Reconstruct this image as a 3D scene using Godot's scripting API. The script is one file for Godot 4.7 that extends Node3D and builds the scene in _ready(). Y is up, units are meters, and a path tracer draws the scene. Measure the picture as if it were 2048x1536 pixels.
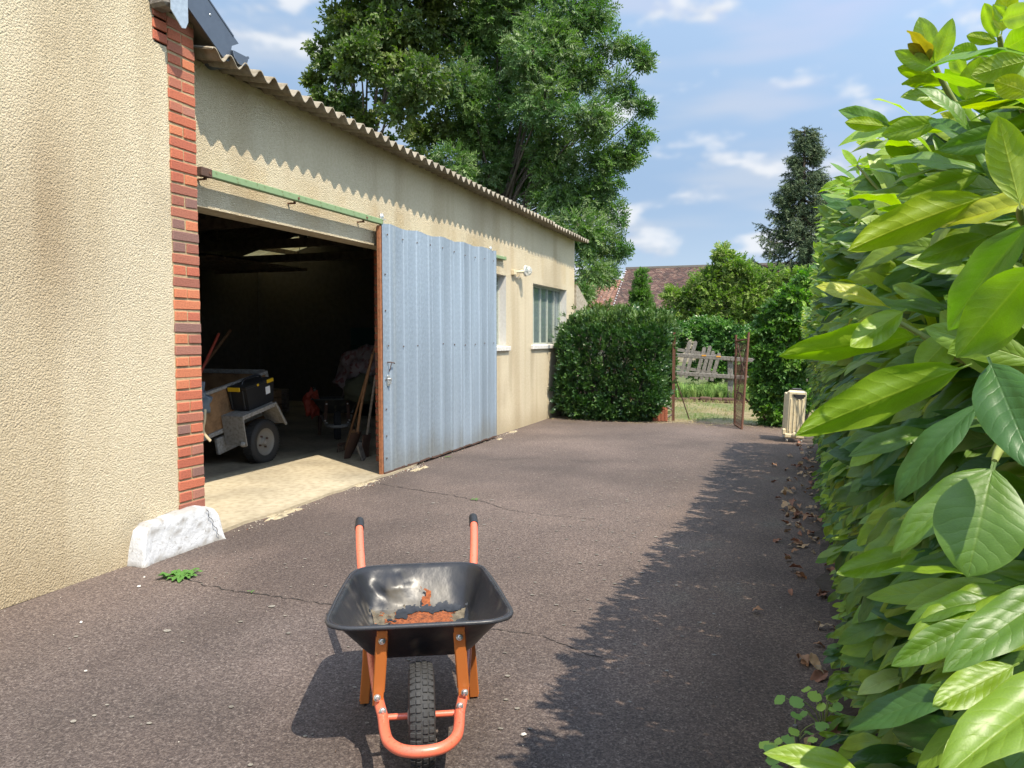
extends Node3D

# ---------- a small mesh builder ----------
class MB:
	var v := PackedVector3Array()
	var n := PackedVector3Array()
	var uv := PackedVector2Array()
	var c := PackedColorArray()
	var ix := PackedInt32Array()
	var col := Color(1, 1, 1)

	func vert(p: Vector3, nn: Vector3, t := Vector2.ZERO) -> int:
		v.append(p); n.append(nn); uv.append(t); c.append(col)
		return v.size() - 1

	func tri(a: Vector3, b: Vector3, d: Vector3) -> void:
		var nn := (d - a).cross(b - a).normalized()
		var i := v.size()
		for p in [a, b, d]:
			v.append(p); n.append(nn); uv.append(Vector2(p.x + p.z, p.y)); c.append(col)
		ix.append(i); ix.append(i + 1); ix.append(i + 2)

	# a convex polygon turned so that it faces away from «from»
	func face(pts: Array, from: Vector3) -> void:
		var mid := Vector3.ZERO
		for p in pts: mid += p
		mid /= pts.size()
		var nn := Vector3.ZERO
		for k in range(1, pts.size() - 1):
			nn += (pts[k + 1] - pts[0]).cross(pts[k] - pts[0])
		var flip := nn.dot(mid - from) < 0.0
		nn = (-nn if flip else nn).normalized()
		var i := v.size()
		for p in pts:
			v.append(p); n.append(nn); uv.append(Vector2(p.z + p.x, p.y)); c.append(col)
		for k in range(1, pts.size() - 1):
			ix.append(i)
			ix.append(i + (k + 1 if flip else k))
			ix.append(i + (k if flip else k + 1))

	func quad(a: Vector3, b: Vector3, d: Vector3, e: Vector3) -> void:
		tri(a, b, d); tri(a, d, e)

	func box(ce: Vector3, s: Vector3, b := Basis.IDENTITY) -> void:
		hexa(ce, s, s, b)

	# a box whose top may be of another size than its bottom
	func hexa(ce: Vector3, s: Vector3, st: Vector3, b := Basis.IDENTITY) -> void:
		var p := []
		for y in [-1, 1]:
			var q = s if y < 0 else st
			for k in [[-1, -1], [1, -1], [1, 1], [-1, 1]]:
				p.append(ce + b * Vector3(k[0] * q.x * .5, y * s.y * .5, k[1] * q.z * .5))
		for f in [[0, 1, 2, 3], [4, 5, 6, 7], [0, 1, 5, 4], [1, 2, 6, 5], [2, 3, 7, 6], [3, 0, 4, 7]]:
			face([p[f[0]], p[f[1]], p[f[2]], p[f[3]]], ce)

	# a box with chamfered edges (44 triangles); «jit» shifts its corners a little
	func bevel(ce: Vector3, s: Vector3, r: float, b := Basis.IDENTITY, jit := 0.0, rg: RandomNumberGenerator = null) -> void:
		var h := s * .5
		var g := {}
		for x in [-1, 1]:
			for y in [-1, 1]:
				for z in [-1, 1]:
					var j := Vector3.ZERO
					if jit > 0.0:
						j = Vector3(rg.randf_range(-jit, jit), rg.randf_range(-jit, jit), rg.randf_range(-jit, jit))
					g[[x, y, z, 0]] = ce + b * (Vector3(x * h.x, y * (h.y - r), z * (h.z - r)) + j)
					g[[x, y, z, 1]] = ce + b * (Vector3(x * (h.x - r), y * h.y, z * (h.z - r)) + j)
					g[[x, y, z, 2]] = ce + b * (Vector3(x * (h.x - r), y * (h.y - r), z * h.z) + j)
		for s1 in [-1, 1]:
			face([g[[s1, -1, -1, 0]], g[[s1, 1, -1, 0]], g[[s1, 1, 1, 0]], g[[s1, -1, 1, 0]]], ce)
			face([g[[-1, s1, -1, 1]], g[[1, s1, -1, 1]], g[[1, s1, 1, 1]], g[[-1, s1, 1, 1]]], ce)
			face([g[[-1, -1, s1, 2]], g[[1, -1, s1, 2]], g[[1, 1, s1, 2]], g[[-1, 1, s1, 2]]], ce)
			for s2 in [-1, 1]:
				face([g[[s1, s2, -1, 0]], g[[s1, s2, 1, 0]], g[[s1, s2, 1, 1]], g[[s1, s2, -1, 1]]], ce)
				face([g[[s1, -1, s2, 0]], g[[s1, 1, s2, 0]], g[[s1, 1, s2, 2]], g[[s1, -1, s2, 2]]], ce)
				face([g[[-1, s1, s2, 1]], g[[1, s1, s2, 1]], g[[1, s1, s2, 2]], g[[-1, s1, s2, 2]]], ce)
				for s3 in [-1, 1]:
					face([g[[s1, s2, s3, 0]], g[[s1, s2, s3, 1]], g[[s1, s2, s3, 2]]], ce)

	# rows of points joined into a smooth sheet
	func sheet(rows: Array, close := false, flip := false, us := 1.0, vs := 1.0) -> void:
		var nr := rows.size()
		var nc: int = rows[0].size()
		var i0 := v.size()
		for r in nr:
			for k in nc:
				var a: Vector3 = rows[mini(r + 1, nr - 1)][k] - rows[maxi(r - 1, 0)][k]
				var k1 := (k + 1) % nc if close else mini(k + 1, nc - 1)
				var k0 := (k - 1 + nc) % nc if close else maxi(k - 1, 0)
				var d: Vector3 = rows[r][k1] - rows[r][k0]
				var nn := a.cross(d).normalized()
				vert(rows[r][k], -nn if flip else nn, Vector2(us * k / (nc - 1.0), vs * r / (nr - 1.0)))
		for r in nr - 1:
			for k in (nc if close else nc - 1):
				var a := i0 + r * nc + k
				var b := i0 + r * nc + (k + 1) % nc
				var d := b + nc
				var e := a + nc
				for t in ([a, b, d, a, d, e] if not flip else [a, d, b, a, e, d]):
					ix.append(t)

	# a round bar along points; radii a number or one per point
	func tube(pts: Array, radii, sides := 8, caps := true, squash := 1.0) -> void:
		var m := pts.size()
		var t0: Vector3 = (pts[1] - pts[0]).normalized()
		var up := Vector3.UP if absf(t0.y) < .9 else Vector3.RIGHT
		var e1 := t0.cross(up).normalized()
		var rows := []
		for k in m:
			var t: Vector3 = (pts[mini(k + 1, m - 1)] - pts[maxi(k - 1, 0)]).normalized()
			e1 = (e1 - t * e1.dot(t)).normalized()
			var e2 := t.cross(e1)
			var r: float = radii if radii is float or radii is int else radii[k]
			var row := []
			for s in sides:
				var an := TAU * s / sides
				row.append(pts[k] + e1 * cos(an) * r + e2 * sin(an) * r * squash)
			rows.append(row)
		sheet(rows, true, true)
		if caps:
			face(rows[0], pts[1])
			face(rows[m - 1], pts[m - 2])

	# a profile of (radius, height) turned round an axis
	func lathe(prof: Array, o: Vector3, b := Basis.IDENTITY, sides := 24) -> void:
		var rows := []
		for p in prof:
			var row := []
			for s in sides:
				var an := TAU * s / sides
				row.append(o + b * Vector3(cos(an) * p.x, p.y, sin(an) * p.x))
			rows.append(row)
		sheet(rows, true, false)

	# a flat outline with thickness: x, y in the plane of b.x, b.y; thick along b.z
	func prism(poly: PackedVector2Array, thick: float, o := Vector3.ZERO, b := Basis.IDENTITY) -> void:
		var t := Geometry2D.triangulate_polygon(poly)
		var ce := Vector2.ZERO
		for p in poly: ce += p
		ce /= poly.size()
		for s in [-1, 1]:
			for k in range(0, t.size(), 3):
				var q := []
				for j in 3:
					q.append(o + b * Vector3(poly[t[k + j]].x, poly[t[k + j]].y, s * thick * .5))
				face(q, q[0] - b.z * s)
		var area := 0.0
		for k in poly.size():
			area += poly[k].cross(poly[(k + 1) % poly.size()])
		for k in poly.size():
			var p := poly[k]
			var q := poly[(k + 1) % poly.size()]
			var out := Vector2(q.y - p.y, p.x - q.x) * signf(area)
			var mid := (p + q) * .5 - out
			face([o + b * Vector3(p.x, p.y, -thick * .5), o + b * Vector3(q.x, q.y, -thick * .5), o + b * Vector3(q.x, q.y, thick * .5), o + b * Vector3(p.x, p.y, thick * .5)], o + b * Vector3(mid.x, mid.y, 0))

	func mesh() -> ArrayMesh:
		var a := []
		a.resize(Mesh.ARRAY_MAX)
		a[Mesh.ARRAY_VERTEX] = v
		a[Mesh.ARRAY_NORMAL] = n
		a[Mesh.ARRAY_TEX_UV] = uv
		a[Mesh.ARRAY_COLOR] = c
		a[Mesh.ARRAY_INDEX] = ix
		var m := ArrayMesh.new()
		m.add_surface_from_arrays(Mesh.PRIMITIVE_TRIANGLES, a)
		return m

var rg := RandomNumberGenerator.new()
var taken := {}
var nz := FastNoiseLite.new()
var nf := FastNoiseLite.new()
var M := {}

func numbered(called: String, parent: Node) -> String:
	var key := [parent.get_instance_id(), called]
	taken[key] = taken.get(key, -1) + 1
	return called if taken[key] == 0 else "%s_%03d" % [called, taken[key]]

func tag(o: Node, label: String, category := "", group := "", kind := "") -> Node:
	if label: o.set_meta("label", label)
	if category: o.set_meta("category", category)
	if group: o.set_meta("group", group)
	if kind: o.set_meta("kind", kind)
	return o

func thing(called: String, label: String, category: String, at := Vector3.ZERO, group := "") -> Node3D:
	var o := Node3D.new()
	o.name = numbered(called, self)
	o.position = at
	add_child(o, true)
	tag(o, label, category, group)
	return o

func put(shape, mat: Material, called: String, parent: Node = self) -> MeshInstance3D:
	var o := MeshInstance3D.new()
	o.name = numbered(called, parent)
	o.mesh = shape.mesh() if shape is MB else shape
	o.material_override = mat
	parent.add_child(o, true)
	return o

func struct(shape, mat: Material, called: String) -> MeshInstance3D:
	var o := put(shape, mat, called)
	o.set_meta("kind", "structure")
	return o

func many(shape: Mesh, mat: Material, where: Array, tints: Array, called: String, parent: Node = self) -> MultiMeshInstance3D:
	var m := MultiMesh.new()
	m.transform_format = MultiMesh.TRANSFORM_3D
	m.use_colors = true
	m.mesh = shape
	m.instance_count = where.size()
	for i in where.size():
		m.set_instance_transform(i, where[i])
		m.set_instance_color(i, tints[i])
	var o := MultiMeshInstance3D.new()
	o.name = numbered(called, parent)
	o.multimesh = m
	o.material_override = mat
	o.set_meta("kind", "stuff")
	parent.add_child(o, true)
	return o

func copy_of(o: Node3D, at: Transform3D, label: String) -> Node3D:
	var r: Node3D = o.duplicate()
	var base := str(o.name)
	r.name = numbered(base, self)
	r.transform = at
	add_child(r, true)
	r.set_meta("label", label)
	return r

# ---------- textures and materials ----------
func lin(r: float, g: float, b: float, a := 1.0) -> Color:
	var c := Color(r, g, b).linear_to_srgb()
	c.a = a
	return c

# a seamless grey field out of layers [frequency, noise type, octaves, weight], stretched to 0..1
func field(size: int, layers: Array, sd := 1) -> PackedFloat32Array:
	var out := PackedFloat32Array()
	out.resize(size * size)
	for l in layers:
		var f := FastNoiseLite.new()
		sd += 7
		f.seed = sd
		f.frequency = l[0]
		f.noise_type = l[1]
		f.fractal_type = FastNoiseLite.FRACTAL_FBM if l[2] > 1 else FastNoiseLite.FRACTAL_NONE
		f.fractal_octaves = l[2]
		if l[1] == FastNoiseLite.TYPE_CELLULAR:
			f.cellular_return_type = l[4] if l.size() > 4 else FastNoiseLite.RETURN_DISTANCE
		# wrapped by cross-fading a skirt, with the contrast kept up where two copies mix
		var k := size / 6
		var n := size + k
		var by := f.get_image(n, n, false, false, true).get_data()
		var w: float = l[3] / 255.0
		var mean := 0.0
		for i in range(0, n * n, 97): mean += by[i]
		mean /= ceilf(n * n / 97.0)
		for y in size:
			var v := y / float(k)
			for x in size:
				var b := y * n + x
				if x >= k and y >= k:
					out[y * size + x] += by[b] * w
					continue
				var a := 0.0
				var u := x / float(k)
				if x < k:
					a = ((by[b] - mean) * u + (by[b + size] - mean) * (1 - u)) / sqrt(u * u + (1 - u) * (1 - u))
				else: a = by[b] - mean
				if y < k:
					var c := b + size * n
					var d := by[c] - mean
					if x < k: d = ((by[c] - mean) * u + (by[c + size] - mean) * (1 - u)) / sqrt(u * u + (1 - u) * (1 - u))
					a = (a * v + d * (1 - v)) / sqrt(v * v + (1 - v) * (1 - v))
				out[y * size + x] += (a + mean) * w
	var lo := 1e9
	var hi := -1e9
	for x in out:
		lo = minf(lo, x); hi = maxf(hi, x)
	for i in out.size():
		out[i] = (out[i] - lo) / (hi - lo)
	return out

func grey(f: PackedFloat32Array, size: int) -> ImageTexture:
	var by := PackedByteArray()
	by.resize(size * size)
	for i in f.size():
		by[i] = int(f[i] * 255.0)
	return ImageTexture.create_from_image(Image.create_from_data(size, size, false, Image.FORMAT_L8, by))

# a colour texture: the field looked up in stops [at, r, g, b] (linear values)
func ramp(f: PackedFloat32Array, size: int, stops: Array) -> ImageTexture:
	var lut := PackedByteArray()
	for k in 256:
		var x := k / 255.0
		var c := lin(stops[0][1], stops[0][2], stops[0][3])
		for s in stops.size() - 1:
			if x >= stops[s][0]:
				var t := clampf((x - stops[s][0]) / (stops[s + 1][0] - stops[s][0]), 0, 1)
				c = lin(lerpf(stops[s][1], stops[s + 1][1], t), lerpf(stops[s][2], stops[s + 1][2], t), lerpf(stops[s][3], stops[s + 1][3], t))
		lut.append(int(c.r * 255)); lut.append(int(c.g * 255)); lut.append(int(c.b * 255))
	var by := PackedByteArray()
	by.resize(size * size * 3)
	for i in f.size():
		var k := int(f[i] * 255.0) * 3
		by[i * 3] = lut[k]; by[i * 3 + 1] = lut[k + 1]; by[i * 3 + 2] = lut[k + 2]
	return ImageTexture.create_from_image(Image.create_from_data(size, size, false, Image.FORMAT_RGB8, by))

func mat(called: String, c: Color, rough := .8, tex: Texture2D = null, scale := 0.0, bump: Texture2D = null, relief := 0.0, world := true) -> StandardMaterial3D:
	var m := StandardMaterial3D.new()
	m.resource_name = called
	m.albedo_color = c
	m.roughness = rough
	m.vertex_color_use_as_albedo = true
	if tex: m.albedo_texture = tex
	if scale > 0.0:
		m.uv1_triplanar = true
		m.uv1_world_triplanar = world
		m.uv1_scale = Vector3.ONE * scale
	if bump:
		m.heightmap_enabled = true
		m.heightmap_texture = bump
		m.heightmap_scale = relief
	return m

func leafy(called: String, tex: Texture2D, rough: float, through: Color, bump: Texture2D = null, relief := 0.0) -> StandardMaterial3D:
	var m := mat(called, Color.WHITE, rough, tex, 0.0, bump, relief)
	m.backlight_enabled = true
	m.backlight = through
	m.cull_mode = BaseMaterial3D.CULL_DISABLED
	return m

func make_materials() -> void:
	var SX := FastNoiseLite.TYPE_SIMPLEX_SMOOTH
	var CE := FastNoiseLite.TYPE_CELLULAR
	var cv := FastNoiseLite.RETURN_CELL_VALUE
	# roughcast: blobs of 1-2 cm
	var pf := field(1024, [[.052, CE, 1, -.75], [.04, SX, 3, .8], [.14, SX, 2, .5], [.11, CE, 1, -.3], [.3, SX, 1, .25]], 3)
	var pbump := grey(pf, 1024)
	var ptex := ramp(field(512, [[.03, SX, 4, 1.0]], 11), 512, [[0, .86, .84, .80], [1, 1, 1, 1]])
	M.plaster = mat("roughcast", lin(.675, .585, .415), .93, ptex, 0, pbump, 1.5)
	M.plaster.heightmap_scale = 1.7
	M.reveal = mat("smooth render", lin(.58, .56, .52), .9, ptex, 1.2, grey(field(512, [[.02, SX, 4, 1.0]], 5), 512), .15)
	# tarmac: small stones of several tones
	var af := field(1024, [[.085, CE, 1, 1.0, cv], [.2, CE, 1, .45, cv], [.02, SX, 3, .5]], 21)
	var atex := ramp(af, 1024, [[0, .030, .022, .020], [.35, .082, .060, .053], [.60, .14, .106, .092], [.78, .20, .160, .138], [.91, .32, .27, .24], [1, .58, .53, .47]])
	M.tarmac = mat("tarmac", Color.WHITE, .88, atex, 0, grey(field(1024, [[.085, CE, 1, -1.0], [.2, CE, 1, -.5]], 21), 1024), .35)
	var cf := field(512, [[.015, SX, 5, 1.0], [.2, SX, 2, .45]], 31)
	var ctex := ramp(cf, 512, [[0, .60, .57, .52], [.5, .85, .83, .80], [1, 1, 1, 1]])
	var cb := grey(field(512, [[.03, SX, 4, 1.0], [.15, SX, 1, .3]], 33), 512)
	M.concrete = mat("concrete", lin(.52, .46, .34), .9, ctex, 1.3, cb, .3)
	M.white = mat("flaking whitewash", lin(.50, .505, .51), .9, ramp(field(512, [[.02, SX, 5, 1.0]], 35), 512, [[0, .45, .41, .36], [.2, .75, .73, .70], [.32, .96, .96, .96], [1, 1, 1, 1]]), 1.6, cb, .35)
	M.sill = mat("white stone", lin(.68, .66, .61), .85, ctex, 2.0, cb, .3)
	M.mortar = mat("mortar", lin(.46, .35, .20), .95, ctex, 3.0, grey(field(512, [[.08, SX, 3, 1.0]], 41), 512), .5)
	var bt := ramp(field(512, [[.02, SX, 4, 1.0], [.1, SX, 2, .5]], 43), 512, [[0, .55, .5, .5], [.5, .9, .88, .86], [1, 1.0, 1.0, 1.0]])
	var bb := grey(field(512, [[.04, SX, 4, 1.0]], 45), 512)
	var k := 0
	for c in [[.50, .145, .075], [.44, .125, .07], [.40, .14, .085], [.32, .115, .075], [.24, .125, .10], [.54, .18, .085], [.38, .16, .11]]:
		M["brick%d" % k] = mat("brick", lin(c[0], c[1], c[2]), .88, bt, 5.0, bb, .35)
		k += 1
	# metals
	var zt := ramp(field(512, [[.03, CE, 1, 1.0, cv], [.01, SX, 3, .8]], 51), 512, [[0, .86, .87, .89], [1, 1, 1, 1]])
	M.galv = mat("galvanised sheet", lin(.35, .405, .455), .5, zt, 3.5, grey(field(512, [[.008, SX, 3, 1.0]], 53), 512), .18)
	M.galv.metallic = .25
	M.zinc = mat("zinc", lin(.095, .115, .145), .5, zt, 2.0)
	M.zinc.metallic = .45
	var rt := ramp(field(512, [[.02, SX, 5, 1.0]], 55), 512, [[0, .35, .3, .28], [.45, .8, .75, .7], [1, 1, 1, 1]])
	M.rust = mat("rust", lin(.15, .068, .04), .9, rt, 6.0, bb, .1)
	M.rustdark = mat("dark rust", lin(.10, .055, .038), .9, rt, 6.0, bb, .1)
	M.railgreen = mat("chalky green paint", lin(.19, .275, .135), .75, ramp(field(512, [[.018, SX, 5, 1.0]], 57), 512, [[0, .42, .22, .14], [.22, .75, .7, .6], [.34, .92, .92, .9], [1, 1, 1, 1]]), 1.7)
	M.steel = mat("bright steel", lin(.62, .62, .60), .35)
	M.steel.metallic = .8
	M.greypaint = mat("grey paint", lin(.30, .30, .29), .7, rt, 2.0)
	M.framegreen = mat("pale green frame", lin(.42, .47, .41), .7, rt, 3.0)
	# fibre cement
	M.fibre = mat("weathered fibre cement", lin(.34, .30, .235), .95, ramp(field(512, [[.02, SX, 5, 1.0], [.12, SX, 2, .35]], 61), 512, [[0, .28, .25, .2], [.35, .7, .66, .58], [.7, 1, 1, 1], [1, 1.0, .98, .95]]), 1.2, cb, .25)
	M.skylight = mat("translucent sheet", lin(.76, .75, .68), .8)
	M.skylight.backlight_enabled = true
	M.skylight.backlight = Color(1.1, 1.08, .98)
	# wood
	var wf := field(512, [[.01, SX, 4, 1.0], [.06, SX, 2, .4]], 65)
	var wt := ramp(wf, 512, [[0, .45, .42, .38], [.5, .8, .78, .75], [1, 1, 1, 1]])
	M.wood = mat("brown wood", lin(.23, .12, .055), .8, wt, 2.0, bb, .1)
	M.woodold = mat("grey weathered wood", lin(.21, .19, .165), .95, ramp(wf, 512, [[0, .4, .38, .36], [.4, .72, .7, .68], [.8, 1, 1, 1], [1, 1, .95, .85]]), 3.0, bb, .3)
	M.woodrust = mat("orange stained timber", lin(.33, .13, .055), .85, wt, 3.0, bb, .1)
	M.ply = mat("plywood", lin(.30, .17, .08), .75, wt, 1.0)
	M.beam = mat("dark beam", lin(.24, .19, .145), .9, wt, 1.5)
	M.lichen = mat("orange lichen", lin(.55, .25, .03), .95)
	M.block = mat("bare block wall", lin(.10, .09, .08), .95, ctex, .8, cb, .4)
	# wheelbarrow
	M.orange = mat("orange paint", lin(.74, .155, .085), .38, ramp(field(512, [[.02, SX, 4, 1.0]], 71), 512, [[0, .25, .22, .2], [.17, .5, .45, .42], [.25, .92, .92, .92], [1, 1, 1, 1]]), 6.0, null, 0, false)
	M.orange.clearcoat_enabled = true
	M.orange.clearcoat = .35
	M.orange.clearcoat_roughness = .25
	M.orange2 = mat("darker orange paint", lin(.56, .17, .035), .5)
	M.rubber = mat("rubber", lin(.032, .032, .033), .75, ctex, 6.0, cb, .1, false)
	M.grip = mat("grip rubber", lin(.02, .021, .024), .5)
	M.tubrust = mat("flaking rust", lin(.30, .095, .03), .92, ramp(field(512, [[.03, SX, 5, 1.0]], 73), 512, [[0, .28, .22, .2], [.4, .75, .62, .5], [.7, 1, .9, .8], [1, 1, 1, 1]]), 4.0, bb, .5)
	var tf := field(512, [[.012, SX, 5, 1.0]], 75)
	M.tub = mat("black enamel", lin(.30, .30, .30), .34, ramp(tf, 512, [[0, .8, .8, .85], [.55, 1, 1, 1], [1, 1, 1, 1]]), 1.6, grey(tf, 512), .25)
	M.tub.clearcoat_enabled = true
	M.tub.metallic_specular = .33
	M.tub.clearcoat = .1
	M.tub.clearcoat_roughness = .3
	M.dirt = mat("dried dirt", lin(.17, .14, .095), .95, ctex, 4.0, cb, .5)
	# other goods
	M.black = mat("black plastic", lin(.02, .02, .021), .5)
	M.yellow = mat("yellow plastic", lin(.65, .40, .01), .5)
	M.paper = mat("white label", lin(.75, .75, .75), .7)
	M.cream = mat("cream enamel", lin(.56, .47, .30), .5, ramp(field(512, [[.012, SX, 4, 1.0]], 77), 512, [[0, .78, .72, .62], [.4, 1, 1, 1], [1, 1, 1, 1]]), 2.0)
	M.plasticgrey = mat("grey plastic", lin(.40, .38, .33), .6)
	M.terracotta = mat("terracotta", lin(.31, .10, .05), .9, rt, 4.0, bb, .4)
	M.glass = mat("window glass", Color(.8, .9, .88, .10), .02)
	M.glass.metallic_specular = .36
	M.glass.transparency = BaseMaterial3D.TRANSPARENCY_ALPHA
	M.frost = mat("lamp glass", Color(.9, .95, .95, .25), .1)
	M.frost.transparency = BaseMaterial3D.TRANSPARENCY_ALPHA
	M.whiteplastic = mat("white plastic", lin(.52, .51, .46), .5)
	M.cloth = mat("grey cloth", lin(.14, .17, .20), .9)
	M.sack = mat("printed sack", lin(.20, .17, .17), .6, ramp(field(512, [[.012, SX, 2, 1.0]], 79), 512, [[0, .6, .08, .08], [.36, .6, .1, .1], [.42, 1, 1, 1], [1, 1, 1, 1]]), 1.3)
	M.sackgreen = mat("olive canvas", lin(.07, .075, .045), .9)
	M.redplastic = mat("red plastic", lin(.35, .05, .025), .6)
	M.blueplastic = mat("blue plastic", lin(.02, .06, .22), .6)
	M.bone = mat("worn rope", lin(.45, .36, .22), .9)
	# earth, roofs, far things
	M.soil = mat("dry soil and thatch", Color.WHITE, .97, ramp(field(1024, [[.02, SX, 5, 1.0], [.15, SX, 2, .5]], 81), 1024, [[0, .5, .45, .4], [1, 1.0, 1.0, 1.0]]), .7, cb, .8)
	M.tile = mat("flat clay tile", Color.WHITE, .93, ctex, 1.5)
	M.pantile = mat("pantile", Color.WHITE, .9, ctex, 1.0)
	M.housewall = mat("house render", lin(.45, .38, .28), .9, ctex, .5)
	M.bark = mat("bark", lin(.13, .105, .08), .95, wt, 2.0, bb, 1.0)
	M.stem = mat("green stem", lin(.20, .23, .06), .6)
	M.deadleaf = leafy("dry leaf", null, .8, Color(.5, .3, .15))
	M.weed = leafy("weed leaf", null, .6, Color(.5, .7, .2))
	M.grass = leafy("grass blade", null, .7, Color(.5, .6, .25))
	M.chip = mat("pale chips", Color.WHITE, .9, ctex, 6.0, cb, .3)
	M.crack = mat("crack", lin(.022, .018, .015), .95)
	# leaves: veins laid into colour and relief
	var lt := leaf_texture()
	M.laurel = leafy("laurel leaf", lt[0], .45, Color(.9, 1.0, .24), lt[1], .07)
	M.laurel.metallic_specular = .58
	M.laurel.clearcoat_enabled = true
	M.laurel.clearcoat = .14
	M.laurel.clearcoat_roughness = .3
	M.bushleaf = leafy("glossy bush leaf", null, .32, Color(.55, .75, .2))
	M.treeleaf = leafy("tree leaf", null, .5, Color(.72, .9, .28))
	M.softleaf = leafy("soft leaf", null, .6, Color(.75, .95, .25))
	M.needle = leafy("needles", null, .75, Color(.3, .4, .2))

func leaf_texture() -> Array:
	var w := 128
	var h := 384
	var ci := Image.create(w, h, false, Image.FORMAT_RGB8)
	var bi := Image.create(w, h, false, Image.FORMAT_L8)
	for y in h:
		var t := y / (h - 1.0)
		for x in w:
			var s := (x / (w - 1.0)) * 2 - 1
			var a := absf(s)
			var mid := exp(-pow(a / (.055 - .03 * t), 2.0))
			var q := (t * 10.5 - a * 1.9 + nz.get_noise_2d(x * .9 + 500, y * .9) * .22)
			var d := absf(q - roundf(q))
			var vein := exp(-pow(d / .07, 2.0)) * smoothstep(1.0, .75, a) * .6
			var fine := nf.get_noise_2d(x * 3.0, y * 3.0)
			var blot := nz.get_noise_2d(x * .5, y * .35)
			var g := 1.0 + .10 * fine + .16 * blot
			var k := clampf(mid * .9 + vein * .33, 0, 1)
			var r := Color(.90 * g, .95 * g, .84 * g).lerp(Color(1.16, 1.08, 1.15), k)
			var e := smoothstep(.93, 1.0, a)
			r = r.lerp(Color(1.15, 1.08, .9), e * .5)
			ci.set_pixel(x, y, Color(r.r * .8, r.g * .87, r.b * .75).linear_to_srgb())
			bi.set_pixel(x, y, Color.WHITE * clampf(.62 - mid * .4 - vein * .3 + .10 * cos(TAU * q) * -1.0 + .04 * fine, 0, 1))
	return [ImageTexture.create_from_image(ci), ImageTexture.create_from_image(bi)]
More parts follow.
